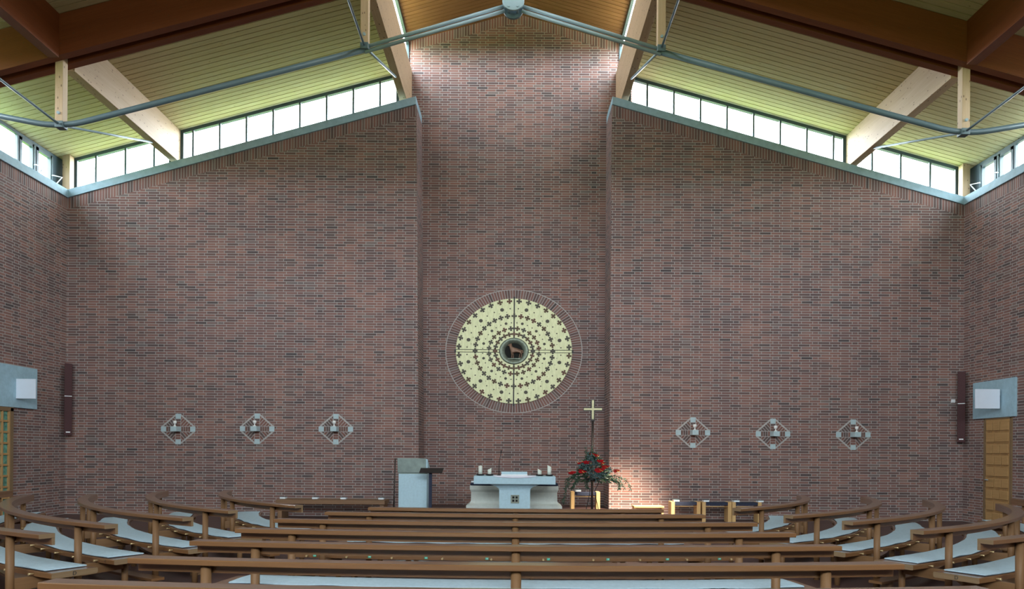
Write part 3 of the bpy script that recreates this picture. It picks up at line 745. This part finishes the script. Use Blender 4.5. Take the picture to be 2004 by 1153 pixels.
# altar dressing
m=MB(); N=24; b=len(m.v); x0,x1=P(965,930,AD).x,P(1049,930,AD).x
for k in range(N+1):
    t=k/N; x=x0+(x1-x0)*t; dr=.038*(1-abs(2*t-1)**2.2)+.004
    for y,z in ((AD+.5,1.100),(AD+.5,1.104),(AD-.004,1.105),(AD-.008,1.098-dr),(AD-.002,1.098-dr),(AD-.001,1.098)): m.v.append(Vector((x,y,z)))
for k in range(N):
    for i in range(6): j=(i+1)%6; m.face([b+6*k+i,b+6*k+j,b+6*k+6+j,b+6*k+6+i],0,None,i in(2,))
m.face([b+i for i in range(6)]); m.face([b+6*N+i for i in range(6)])
o=m.build('altar_cloth',M['cloth']); tag(o,'white linen runner hanging over the front edge of the altar','altar cloth',None,'thing')
r=thing('book_stand','low white slanted book stand in the middle of the altar','book stand',(0.0,AD+.3,1.104))
a=P(981.5,922.5,AD+.35); b_=P(1031.5,929,AD+.35)
m=MB(); m.prism([(AD+.15,1.106),(AD+.19,a.z-.006),(AD+.21,a.z),(AD+.40,1.13),(AD+.40,1.106)],'x',a.x,b_.x); m.build('desk',M['stone'],r,bevel=.004)
m=MB(); m.box(a.x-.005,b_.x+.005,AD+.13,AD+.16,1.106,1.13); m.build('base_lip',M['white'],r)
dish0=None; 
cd=[(940,18.0,.195,'tall','outer','lectern side'),(958,11.5,.125,'short','inner','lectern side'),(1056,10.5,.115,'short','inner','flower stand side'),(1075,18,.195,'tall','outer','flower stand side')]
for i,(px,hp,h,tl,io,sd) in enumerate(cd):
    yy=AD+.30; x=P(px,928,yy).x; loc=(x,yy,1.099)
    lab='dark round candle dish, %s of two on the altar, %s'%(io,sd)
    if dish0 is None:
        dish0=thing('candle_dish',lab,'candle dish',loc,'candle dishes on the altar'); v=Vector(loc)
        m=MB(); m.lathe([(.05,0),(.075,.006),(.086,.028),(.083,.032),(.07,.015),(.03,.012)],v,24); m.build('dish',M['black'],dish0)
    else: dup(dish0,loc,lab)
    zz=1.099+.0158; m=MB(); nn=20; b=len(m.v); sl=[.0,.5,-.55,-.5][i]
    for z0 in (0,1):
        for k in range(nn):
            q=2*PI*k/nn; xx=.041*math.cos(q); ht=h+(sl*xx if i else -abs(xx)*.35)+random.uniform(-.004,.004)
            m.v.append(Vector((x+xx,yy+.041*math.sin(q),zz+(ht if z0 else 0))))
    m.v.append(Vector((x,yy,zz+h-.012)))
    for k in range(nn):
        j=(k+1)%nn; m.face([b+k,b+j,b+nn+j,b+nn+k],0,None,True); m.face([b+nn+k,b+nn+j,b+2*nn],0)
    m.face([b+k for k in range(nn)]); o=m.build('candle',M['wax']); tag(o,'%s cream candle with a burnt down rim, %s on the altar, %s'%(tl,io,sd),'candle','altar candles','thing')
r=thing('microphone','thin black gooseneck microphone standing on the altar beside the book stand','microphone',(P(976,928,AD+.3).x,AD+.3,1.105))
bx=P(976.5,928,AD+.3); tp=P(981,881,AD+.3)
m=MB(); m.tube([(bx.x,bx.y,1.12),(bx.x,bx.y,1.30),(bx.x+.006,bx.y,1.42),(bx.x+.03,bx.y,1.5),(tp.x-.004,tp.y,tp.z-.04)],.007,8); m.build('gooseneck',M['black'],r)
m=MB(); m.tube([(tp.x-.006,tp.y,tp.z-.06),(tp.x,tp.y,tp.z)],.011,8); m.build('capsule',M['black'],r)
m=MB(); m.lathe([(.04,0),(.04,.012),(.012,.02)],(bx.x,bx.y,1.1055),16); m.build('base',M['black'],r)
# stone lectern
LD=15.6
a=P(780,929,LD); b_=P(835.5,929,LD); r=thing('stone_lectern','pale stone lectern block with a darker slanted desk on top','lectern',((a.x+b_.x)/2,LD+.25,PLZ))
m=MB(); m.box(a.x,b_.x,LD,LD+.42,PLZ,1.115); m.build('pedestal',M['stone'],r,bevel=.006)
m=MB(); m.box(a.x+.0,b_.x-.0,LD+.03,LD+.40,1.115,1.145); m.build('joint',M['stonedark'],r)
a2=P(778.5,898,LD); b2=P(834,898,LD)
m=MB(); m.prism([(LD-.05,a2.z),(LD+.0,1.145),(LD+.45,1.145),(LD+.50,1.20),(LD-.02,a2.z+.012)],'x',a2.x,b2.x); m.build('desk',M['stonedark'],r,bevel=.004)
m=MB(); m.prism([(LD-.045,a2.z),(LD+.005,1.147),(LD+.445,1.147),(LD+.49,1.20)],'x',b2.x-.001,b2.x+.035); m.build('side_slab',M['stone'],r)
p0=P(771,992,LD-.1); p1=P(773.5,897,LD-.1)
m=MB(); m.tube([(p0.x-.02,p0.y,PLZ+.01),(p0.x+.005,p0.y,.7),(p1.x,p1.y,p1.z)],.013,8); m.tube([(p0.x+.02,p0.y,PLZ+.01),(p0.x+.01,p0.y,.62)],.009,8)
m.lathe([(.09,0),(.09,.01),(.02,.018)],(p0.x,p0.y,PLZ),20)
o=m.build('slim_pole',M['iron']); tag(o,'slim brown metal pole standing beside the stone lectern','pole',None,'thing')
MD=15.1
r=thing('music_stand','black music stand with a tilted tray in front of the stone lectern','music stand',(P(842.5,925,MD).x,MD,PLZ))
q=[P(823.5,916,MD+.12),P(868.5,916,MD+.12),P(865,925.5,MD-.1),P(820.5,925,MD-.1)]
m=MB(); nrm=(q[1]-q[0]).cross(q[3]-q[0]).normalized()*.012; b=len(m.v); m.v += q+[p+nrm for p in q]
m.face([b,b+1,b+2,b+3]); m.face([b+4,b+5,b+6,b+7])
for i in range(4): j=(i+1)%4; m.face([b+i,b+j,b+4+j,b+4+i])
m.build('tray',M['black'],r)
x=r.location.x; m=MB(); m.box(x-.032,x+.032,MD-.025,MD+.025,PLZ+.03,1.19); m.build('column',M['navy'],r,bevel=.005)
m=MB(); m.box(x-.2,x+.2,MD-.18,MD+.18,PLZ,PLZ+.03); m.build('base',M['black'],r,bevel=.006)
# processional cross
KD=16.22; kx=P(1159.3,905,KD).x
r=thing('processional_cross','tall standing processional cross with brass arms on a dark pole','cross',(kx,KD,PLZ))
m=MB(); m.tube([(kx,KD,PLZ+.03),(kx,KD,P(1159,824,KD).z)],.027,10); m.build('shaft',M['iron'],r)
m=MB(); m.lathe([(.20,0),(.20,.02),(.04,.04),(.024,.08)],(kx,KD,PLZ),24); m.build('base',M['iron'],r)
zt=P(1159,783,KD).z; zb_=P(1159,825,KD).z; za=P(1159,801,KD).z
m=MB(); m.box(kx-.047,kx+.047,KD-.012,KD+.012,zb_,zt); m.box(kx-.21,kx-.047,KD-.012,KD+.012,za-.042,za+.042); m.box(kx+.047,kx+.21,KD-.012,KD+.012,za-.042,za+.042); m.build('cross_body',M['iron'],r)
m=MB(); m.box(kx-.023,kx+.023,KD-.022,KD-.012,zb_+.05,zt-.005); m.box(kx-.20,kx-.023,KD-.022,KD-.012,za-.023,za+.023); m.box(kx+.023,kx+.20,KD-.022,KD-.012,za-.023,za+.023); m.build('brass_facing',M['goldbar'],r)
# flower stand and arrangement
FD=15.75; fx=P(1159.5,940,FD).x; fz=P(1159,938,FD).z
r=thing('flower_stand','wrought wire flower stand with bent legs in front of the processional cross','flower stand',(fx,FD,PLZ))
for k,(a,bq) in enumerate(((-1,0),(1,0),(0,1))):
    m=MB(); pts=[(fx+a*.17,FD+bq*.15,fz+.02),(fx+a*.10,FD+bq*.1,fz-.15),(fx+a*.055+.0,FD+bq*.06,fz-.24),(fx+a*.06,FD+bq*.07,fz-.33),(fx+a*.12,FD+bq*.12,fz-.6),(fx+a*.16,FD+bq*.16,PLZ+.0)]
    m.tube(pts,.009,6); m.build('leg',M['black'],r)
m=MB(); m.lathe([(.10,-.05),(.16,-.02),(.17,.02),(.165,.022),(.10,-.03)],(fx,FD,fz),20); m.build('bowl',M['black'],r)
fa=thing('flower_arrangement','triangular arrangement of red anthuriums and trailing greenery on the wire stand','flowers',(fx,FD,fz))
def leaf(m,b,d,l,w,mat=0,bend=.15):
    d=Vector(d).normalized(); up=Vector((random.uniform(-.6,.6),-1,random.uniform(-.3,1))).normalized(); s=d.cross(up)
    if s.length<.01: return
    s.normalize(); nn=s.cross(d); b=Vector(b); i=len(m.v)
    m.v += [b, b+d*l*.45+s*w/2, b+d*l*.45-s*w/2, b+d*l-nn*bend*l, b+d*l*.45-nn*w*.15]
    m.face([i,i+1,i+4],mat); m.face([i,i+4,i+2],mat); m.face([i+1,i+3,i+4],mat); m.face([i+4,i+3,i+2],mat)
def FP(px,py,dd=0): return P(px,py,FD+dd)
m=MB()
for k in range(520):
    t=random.random()**.8; h=(1-t)*.52; wd=.05+.42*t; a=random.uniform(0,2*PI); rr=math.sqrt(random.random())
    p=Vector((fx+wd*rr*math.cos(a),FD+.30*wd*2*rr*math.sin(a)*.8,fz+h-.05*t)); d=Vector((math.cos(a)*(.4+t),math.sin(a)*(.4+t),.8-t*1.2+random.uniform(-.3,.3)))
    leaf(m,p,d,random.uniform(.07,.13),random.uniform(.03,.05))
m.build('dark_foliage',M['leaf'],fa,fix=False)['kind']='stuff'
m=MB()
for cx_,cy_,n_,sp in ((1155,900,40,.07),(1146,913,60,.10),(1163,908,60,.10),(1172,931,80,.12),(1160,926,70,.12),(1190,919,30,.08),(1141,912,30,.07),(1178,928,40,.08),(1156,893,25,.06)):
    c=FP(cx_,cy_,-.28)
    for k in range(n_):
        p=c+Vector((random.gauss(0,sp*.5),random.gauss(.05,.05),random.gauss(0,sp*.45)))
        leaf(m,p,(random.uniform(-1,1),random.uniform(-1,.2),random.uniform(-.7,1)),random.uniform(.035,.055),random.uniform(.03,.045),0,.05)
m.build('eucalyptus',M['euca'],fa,fix=False)['kind']='stuff'
def trail(pts,n,ll=.075,lw=.018,mat='leaf'):
    m=MB(); Q=[FP(x,y,dd) for x,y,dd in pts]; m.tube(Q,.004,5)
    for k in range(n):
        t=random.random()*(len(Q)-1); i=int(t); p=Q[i].lerp(Q[i+1],t-i); tg=(Q[i+1]-Q[i]).normalized()
        d=tg*.6+Vector((random.uniform(-1,1),random.uniform(-.7,.5),random.uniform(-.7,.5)))
        leaf(m,p,d,random.uniform(.7,1.2)*ll,lw)
    m.build('trailing_branch',M[mat],fa,fix=False)['kind']='stuff'
trail([(1130,932,-.1),(1115,938,-.15),(1110,952,-.2),(1105,968,-.2),(1104,984,-.2)],70)
trail([(1128,930,-.1),(1114,934,-.1),(1108,940,-.1),(1106,956,-.12)],40)
trail([(1135,934,-.1),(1126,945,-.2),(1120,955,-.2)],45,.08,.022)
trail([(1196,930,-.1),(1212,934,-.15),(1222,938,-.15),(1228,945,-.15),(1234,957,-.15)],50)
trail([(1196,932,-.1),(1207,940,-.1),(1211,948,-.1),(1211,957,-.1)],50,.08,.02)
trail([(1200,932,-.05),(1216,944,-.05),(1222,956,-.05)],35)
trail([(1152,898,-.05),(1149,888,-.05),(1145,877,-.05)],26,.06,.02)
trail([(1158,898,.05),(1158,886,.05),(1157,876,.05)],20,.06,.02)
trail([(1148,940,-.1),(1146,948,-.1),(1150,958,-.1)],22)
def anthurium(px,py,dd,sz,ang):
    c=FP(px,py,dd); root=MB(); nn=20; b=len(root.v)
    ux=Vector((math.cos(ang),-.25,math.sin(ang)*.4)).normalized(); uz=Vector((-.1,-.75,.55)).normalized(); uz=(uz-ux*uz.dot(ux)).normalized(); nr=ux.cross(uz)
    root.v.append(c)
    for k in range(nn):
        t=2*PI*k/nn; sz_=sz*1.35; x=16*math.sin(t)**3/17; y=(13*math.cos(t)-5*math.cos(2*t)-2*math.cos(3*t)-math.cos(4*t))/17
        root.v.append(c+ux*(-y)*sz_+uz*x*sz_*.7+nr*.12*sz_*(x*x))
    for k in range(nn): root.face([b,b+1+k,b+1+(k+1)%nn],0,None,True)
    nb=len(root.v)
    f=root.build('anthurium_flower',M['red'],fa,fix=False)
    m=MB(); s0=c-nr*-.0; m.tube([c+nr*.004,c+nr*.02+ux*.35*sz-uz*.0,c+nr*.05+ux*.8*sz],[.0055,.0055,.003],6); m.tube([c-nr*.004,c-nr*.02+ux*.35*sz,c-nr*.05+ux*.8*sz],[.008,.008,.005],6) if False else None
    m.build('spadix',M['yel'],f)
for a in ((1159,889,-.10,.062,.1),(1168,891,-.12,.055,0),(1145,906,-.26,.085,2.9),(1153,905,-.3,.06,.4),(1133,907.5,-.2,.04,3.0),(1174,903,-.28,.075,2.4),(1178,906,-.22,.06,.2),(1184,913.5,-.32,.085,.3),(1173,919.5,-.40,.10,.1),(1170,921,-.38,.08,2.9),(1139,922,-.36,.085,-.3),(1118,926,-.25,.07,3.0),(1124,925,-.22,.045,3.1),(1206,921,-.22,.07,.3),(1210,920.5,-.2,.04,.2)): anthurium(*a)
# ------------------------------------------------------------------ stools and side benches
def stool(x0,x1,d,z0,label,h=.475,dep=.32,mat='pine',group='slatted stools'):
    cx_=(x0+x1)/2; r=thing('stool',label,'stool',(cx_,d+dep/2,z0),group)
    for a in (x0,x1-.085):
        m=MB(); m.box(a,a+.085,d,d+dep,z0,z0+h); m.build('side_panel',M[mat],r,bevel=.006)
    m=MB(); N=8; b=len(m.v); xa,xb=x0+.086,x1-.086
    for k in range(N+1):
        t=k/N; x=xa+(xb-xa)*t; sg=.010*(1-(2*t-1)**2)
        m.v += [Vector((x,d+.01,z0+h-.005-sg)),Vector((x,d+dep-.01,z0+h-.005-sg)),Vector((x,d+dep-.01,z0+h-.07-sg)),Vector((x,d+.01,z0+h-.07-sg))]
    for k in range(N):
        for i in range(4): j=(i+1)%4; m.face([b+4*k+i,b+4*k+j,b+4*k+4+j,b+4*k+4+i])
    m.face([b,b+1,b+2,b+3]); m.face([b+4*N+i for i in range(4)]); m.build('seat',M['navy'],r)
    m=MB(); m.tube([(xa-.01,d+.05,z0+h-.11),(xb+.01,d+.05,z0+h-.11)],.012,8); m.build('cross_bar',M[mat],r)
    return r
s0=None; SDp=17.0
W_=.685
names=['nearest the niche','middle one of three','nearest the curved pews']
for k,px in enumerate((1313.5,1374.3,1433)):
    x0=P(px,1000,SDp).x; lab='wooden stool with navy seat by the brick end wall, %s'%names[k]
    if s0 is None: s0=stool(x0,x0+W_,SDp,0,lab,group='stools along the end wall')
    else: dup(s0,(x0+W_/2,SDp+.16,0),lab)
x0=P(1117.5,975,16.6).x; stool(x0,x0+.66,16.6,PLZ,'wooden stool with navy seat in the niche behind the flower stand',h=.49,group='stools along the end wall')
def booklet(px,py,d,z,label,w=.13,group='white booklets'):
    c=P(px,py,d); r=thing('booklet',label,'booklet',(c.x,d,z),group)
    m=MB(); m.box(c.x-w/2,c.x+w/2,d-.08,d+.08,z,z+.04); m.build('pages',M['paper'],r,bevel=.005)
    m=MB(); m.box(c.x-w/2-.012,c.x+w/2+.004,d-.085,d+.085,z+.0405,z+.046); m.build('cover',M['steel'],r)
    return r
b0=booklet(1323,980,SDp+.1,.4765,'white booklet on the stool nearest the niche by the end wall')
for px,lb in ((1381,'white booklet on the middle one of three stools'),(1440,'white booklet on the stool nearest the curved pews, niche end'),(1487,'white booklet on the stool nearest the curved pews, outer end')):
    dup(b0,(P(px,980,SDp+.1).x,SDp+.1,.4765),lb)
dup(b0,(P(1131,963,16.7).x,16.72,PLZ+.4915),'white booklet on the navy stool behind the flower stand')
# low kneeling stool in the sun patch
KS=16.1; x0,x1=P(1241,990,KS).x,P(1300,990,KS).x
r=thing('low_bench','low plain wooden bench standing by the corner of the niche','bench',((x0+x1)/2,KS+.2,0))
m=MB(); m.box(x0,x1,KS,KS+.36,.395,.435); m.build('top',M['pine'],r,bevel=.006)
for a in (x0+.01,x1-.05):
    m=MB(); m.box(a,a+.04,KS+.02,KS+.34,0,.395); m.build('leg',M['pine'],r)
m=MB(); m.box(x0+.05,x1-.05,KS+.15,KS+.18,.28,.38); m.build('stretcher',M['pine'],r)
# long brown bench at the left
BD=16.9; x0,x1=P(539,985,BD).x,P(753,985,BD).x
r=thing('credence_bench','long dark brown wooden bench against the brick end wall beside the lectern','bench',((x0+x1)/2,BD+.3,0))
m=MB(); m.box(x0,x1,BD,BD+.62,.36,.455); m.build('seat',M['brownwood'],r,bevel=.008)
for a in (x0+.03,x1-.13):
    m=MB(); m.box(a,a+.10,BD+.06,BD+.56,0,.36); m.build('leg',M['brownwood'],r,bevel=.006)
for px,lb in ((553.5,'outer end'),(616.5,'second from the outer end'),(672,'second from the lectern'),(746,'end by the lectern')):
    dup(b0,(P(px,976,BD+.35).x,BD+.40,.4565),'white booklet on the long brown bench, %s'%lb)
# ------------------------------------------------------------------ pews
def arcpt(C,r,t,z): return Vector((C[0]+r*math.sin(t),C[1]-r*math.cos(t),z))
def pew(C,R,t0,t1,label,clabel,posts,group,cgroup,n,legs=None,pegs=None,kneel=True,tags=None,cush=None,letter=None,mate='oak'):
    """C axis, R radius of the backrest, t0..t1 angles (t0 = aisle end nearest the viewer)"""
    sg=1 if t1>t0 else -1; tm=(t0+t1)/2; base=arcpt(C,R,tm,0)
    r=thing('pew',label,'pew',base,group)
    m=MB(); m.sweep([(R-.035,.85),(R+.10,.85),(R+.105,.845),(R+.105,.815),(R+.10,.81),(R-.035,.81)],C,t0,t1,n,cap=1); m.build('backrest_rail',[M['oak'],M['oakl']],r)
    m=MB(); m.sweep([(R-.036,.809),(R-.008,.809),(R-.008,.746),(R-.036,.746)],C,t0+sg*.002/R,t1-sg*.002/R,n,cap=1); m.build('backrest_board',[M['oak'],M['oakl']],r)
    for t in posts:
        m=MB(); p=arcpt(C,R+.03,t,0); m.tube([p,p+Vector((0,0,.809))],.036,14); m.build('post',M['oakp'],r)
    so=.02/R; s0_,s1_=t0+sg*.25/R,t1-sg*.05/R
    if abs(t1-t0)*R<6 and sg and C[1]>17 and legs=='c': s0_,s1_=t0+sg*.05/R,t1-sg*.05/R
    m=MB(); m.sweep([(R-.16,.455),(R-.15,.445),(R-.15,.405),(R-.165,.40),(R-.57,.40),(R-.585,.41),(R-.585,.45),(R-.575,.455)],C,s0_,s1_,n,cap=1); seat=m.build('seat',[M['oak'],M['oakl']],r)
    for t in posts:
        tt=t
        er=Vector((math.sin(tt),-math.cos(tt),0)); et=Vector((math.cos(tt),math.sin(tt),0)); c=arcpt(C,R-.25,tt,0)
        m=MB(); mid=c+Vector((0,0,.345))
        b=len(m.v)
        for w in (-.02,.02):
            for rr,z in ((.26,.40),(-.31,.40),(-.31,.36),(-.2,.30),(.26,.28)): m.v.append(c+er*rr+et*w+Vector((0,0,z)))
        m.face([b,b+1,b+2,b+3,b+4]); m.face([b+5,b+6,b+7,b+8,b+9])
        for i in range(5): j=(i+1)%5; m.face([b+i,b+j,b+5+j,b+5+i])
        m.build('seat_bracket',M['oakp'],r)
        m=MB(); p=arcpt(C,R-.46,tt,0); m.tube([p,p+Vector((0,0,.40))],.034,12); m.build('leg',M['oakp'],r)
    if pegs:
        me=None
        for t in pegs:
            p=arcpt(C,R-.152,t,.428); er=Vector((math.sin(t),-math.cos(t),0)); m=MB(); m.tube([p,p+er*.035,p+er*.05],[.008,.008,.012],8); m.build('peg',M['brass'],r)
    if kneel:
        k0,k1=s0_+sg*.10/R,s1_-sg*.3/R
        m=MB(); m.sweep([(R+.075,.165),(R+.225,.165),(R+.23,.16),(R+.23,.135),(R+.075,.135)],C,k0,k1,n); kn=m.build('kneeler',M['oak'],r)
        for t in (k0+sg*.25/R,tm+sg*.2/R,k1-sg*.25/R):
            c=arcpt(C,R+.155,t,.0675); er=Vector((math.sin(t),-math.cos(t),0)); et=Vector((math.cos(t),math.sin(t),0))
            m=MB(); m.obox(c,er*.06,et*.02,Vector((0,0,.067))); m.build('kneeler_foot',M['brownwood'],kn)
    if tags:
        for t,txt in tags:
            er=Vector((math.sin(t),-math.cos(t),0)); et=Vector((math.cos(t),math.sin(t),0)); c=arcpt(C,R-.147,t,.43)
            m=MB(); m.obox(c,et*.017,er*.0025,Vector((0,0,.012))); tg=m.build('number_tag',M['green'],r)
            text('number',txt,.024,M['ltext'],tg,c+er*.0035,(PI/2,0,t))
    if letter:
        rr,side_=letter[0],letter[1]
        tt=s0_; et=Vector((math.cos(tt),math.sin(tt),0))*(-sg); c=arcpt(C,R-.36,tt,.428)+et*.002
        text('letter',letter[0],.05,M['btext'],r,c,(PI/2,0,math.atan2(et.y,et.x)+PI/2))
        if len(letter)>2:
            tq=s0_+sg*.16/R; er=Vector((math.sin(tq),-math.cos(tq),0)); text('letter',letter[2],.035,M['btext'],r,arcpt(C,R-.149,tq,.428)+er*.001,(PI/2,0,tq))
    # felt pad lying on the seat
    ca,cb=(cush if cush else (s0_+sg*.14/R,s1_-sg*.12/R)); n2=max(n*2,24)
    ph=random.random()*6
    def wav(rr,z,f,i): 
        w=.006*math.sin(f*31+ph)+.004*math.sin(f*67+ph*2)
        e=.5+.5*math.cos(2*PI*f)
        return (rr+(w if rr>R-.4 else -w*.6), z+ (.004*math.sin(f*47+ph) if i in(0,1,2) and rr>R-.3 else 0)+.0)
    m=MB(); m.sweep([(R-.168,.463),(R-.165,.470),(R-.180,.475),(R-.37,.476),(R-.545,.474),(R-.556,.467),(R-.546,.462)],C,ca,cb,n2,0,wav)
    cr=thing('seat_pad',clabel,'seat pad',arcpt(C,R-.38,tm,.456),cgroup)
    m.build('felt_top',M['felt'],cr)
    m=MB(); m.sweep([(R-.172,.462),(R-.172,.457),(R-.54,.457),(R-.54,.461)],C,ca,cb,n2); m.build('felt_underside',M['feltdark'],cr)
    return r
# straight rows (gently bowed), first row next to the altar
rows=[(9.72,1.95,'first'),(8.9,2.31,'second'),(7.89,2.62,'third'),(6.88,2.65,'fourth'),(5.93,2.66,'fifth'),(4.97,2.66,'sixth'),(4.02,2.66,'seventh')]
for i,(d,hw,nm) in enumerate(rows):
    Rr=17.5; C=(0.02 if i else .03,d+Rr-.035-.0); t=math.asin(hw/Rr); pp=math.asin((hw-.53)/Rr)
    lab='long straight wooden pew, %s row of the middle block counted from the altar'%nm
    cl='grey blue felt pad on the %s straight pew counted from the altar'%nm
    pegs=tags=None
    if i==2:
        pegs=[math.asin(x/Rr) for x in (-2.33,-1.87,-1.36,-.80,-.26,.31,.86,1.38,1.91,2.42)]
        tags=[(math.asin(x/Rr),s) for x,s in zip((-2.25,-1.62,-.985,-.31,.37,1.03,1.70,2.30),('13','14','15','16','17','18','19','20'))]
    elif i in (3,4): pegs=[math.asin(x/Rr) for x in (-2.2,-1.6,-1.0,-.4,.4,1.0,1.6,2.2)]
    pew(C,Rr,-t,t,lab,cl,[-pp,0.0,pp],'straight pews in the middle','pads on the straight pews',24,legs='c',pegs=pegs,tags=tags)
CC=(0.0,14.5); rd=math.radians
side_data={-1:[('fifth',9.03,26.8,80,('D','')),('fourth',8.24,28.8,71,('E','','C')),('third',7.33,29.2,71,None),('second',6.42,32.6,79,None),('first',5.33,33.2,79,None)],
            1:[('fifth',8.97,28.0,80,('D','')),('fourth',8.20,29.4,69,('E','')),('third',7.27,31.0,73,None),('second',6.42,31.6,78,None),('first',5.35,34.8,79,None)]}
for s in (-1,1):
    for nm,R_,a0,a1,let in side_data[s]:
        a0,a1=rd(a0),rd(a1); L=(a1-a0)*R_
        posts=[s*(a0+.60/R_),s*(a0+.60/R_+(L-1.05)*.45/R_),s*(a0+.6/R_+(L-1.05)*.75/R_),s*(a1-.35/R_)]
        np_=int(L/.5); pegs=[s*(a0+(.55+k*.47)/R_) for k in range(np_-1)]
        lab='curved wooden pew on the %s, %s ring outward from the altar'%(side[s],nm)
        cl='grey blue felt pad, %s curved pew from the altar, %s'%(nm,side[s])
        pew(CC,R_,s*a0,s*a1,lab,cl,posts,'curved pews at the sides','pads on the curved pews',30,pegs=pegs,letter=let)
# ------------------------------------------------------------------ daylight
w=bpy.data.worlds.new('overcast day'); sc.world=w; w.use_nodes=True; t=w.node_tree; t.nodes.clear()
out=t.nodes.new('ShaderNodeOutputWorld'); bg=t.nodes.new('ShaderNodeBackground'); tc=t.nodes.new('ShaderNodeTexCoord'); sp=t.nodes.new('ShaderNodeSeparateXYZ')
t.links.new(tc.outputs['Generated'],sp.inputs[0])
def wramp(sock,stops):
    n=t.nodes.new('ShaderNodeValToRGB'); e=n.color_ramp.elements
    while len(e)<len(stops): e.new(.5)
    for i,(p,c) in enumerate(stops): e[i].position=p; e[i].color=(*c,1)
    t.links.new(sock,n.inputs[0]); return n.outputs[0]
def mr(sock,a,b):
    n=t.nodes.new('ShaderNodeMapRange'); n.inputs[1].default_value=a; n.inputs[2].default_value=b; t.links.new(sock,n.inputs[0]); return n.outputs[0]
ground=wramp(mr(sp.outputs[0],-1,1),[(.35,(.120,.200,.036)),(.62,(.145,.15,.095))])
sky=wramp(mr(sp.outputs[2],0,1),[(0.0,(.90,.96,1.0)),(1.0,(.80,.91,1.0))])
mx=t.nodes.new('ShaderNodeMix'); mx.data_type='RGBA'
t.links.new(mr(sp.outputs[2],-.03,.03),mx.inputs[0]); t.links.new(ground,mx.inputs[6]); t.links.new(sky,mx.inputs[7])
t.links.new(mx.outputs[2],bg.inputs[0]); bg.inputs[1].default_value=1.0; t.links.new(bg.outputs[0],out.inputs[0])
def portal(c,inn,tan,wd,ht):
    la=bpy.data.lights.new('window daylight portal','AREA'); la.shape='RECTANGLE'; la.size=wd; la.size_y=ht; la.cycles.is_portal=True
    o=bpy.data.objects.new('window_daylight',la); COL.objects.link(o)
    z=-Vector(inn).normalized(); x=Vector(tan).normalized(); y=z.cross(x).normalized(); x=y.cross(z)
    mt=Matrix((x,y,z)).transposed().to_4x4(); mt.translation=Vector(c); o.matrix_world=mt
hh=.85
for s in (-1,1):
    for yy,inn in ((D+.32,(0,-1,0)),):
        a,b=s*(XW-.1),XC+s*2.85; mid=(a+b)/2; zz=(zb(mid)+zc(mid))/2
        portal((mid,yy,zz),inn,(1,0,-s*.272),abs(a-b)*1.037,hh)
    portal((s*(XW+.32),(YB+D)/2,(ZS+CT+zc(XW+.25))/2),(-s,0,0),(0,1,0),D-YB,hh)
    portal((XC+s*2.85,(YB+YN)/2,11.84),(-s,0,0),(0,1,0),YN-YB,.78)
portal((0,YB-.3,(RW[2]+RW[3])/2),(0,1,0),(1,0,0),RW[1]-RW[0],RW[3]-RW[2])  # portal for the added rear window
# a stand-in spot without a fixture, added for the warm patch by the niche
sl=bpy.data.lights.new('stand-in spot','SPOT'); sl.energy=1250; sl.color=(1.0,.86,.66); sl.spot_size=math.radians(21); sl.spot_blend=1.0; sl.shadow_soft_size=.12
so=bpy.data.objects.new('stand_in_spot',sl); COL.objects.link(so); so.location=(4.6,12.9,8.2)
tgt=Vector((2.55,17.15,-.25)); so.rotation_euler=(tgt-so.location).to_track_quat('-Z','Y').to_euler()
# ------------------------------------------------------------------ camera and view
cam=bpy.data.cameras.new('camera'); cam.sensor_fit='HORIZONTAL'; cam.sensor_width=36; cam.lens=F/2004*36; cam.shift_x=-(PX0-1002)/2004; cam.shift_y=(PY0-576.5)/2004; cam.clip_end=200
co=bpy.data.objects.new('camera',cam); COL.objects.link(co); co.matrix_world=Matrix.Translation((0,0,EYE)) @ Matrix.Rotation(PI/2,4,'X') @ Matrix.Rotation(ROLL,4,'Z')
sc.camera=co
sc.view_settings.view_transform='Standard'; sc.view_settings.look='None'; sc.view_settings.gamma=1.0; sc.view_settings.use_curve_mapping=False
sc.view_settings.exposure=4.7
sc.cycles.max_bounces=10; sc.cycles.diffuse_bounces=6; sc.cycles.transparent_max_bounces=16; sc.cycles.sample_clamp_indirect=8.0
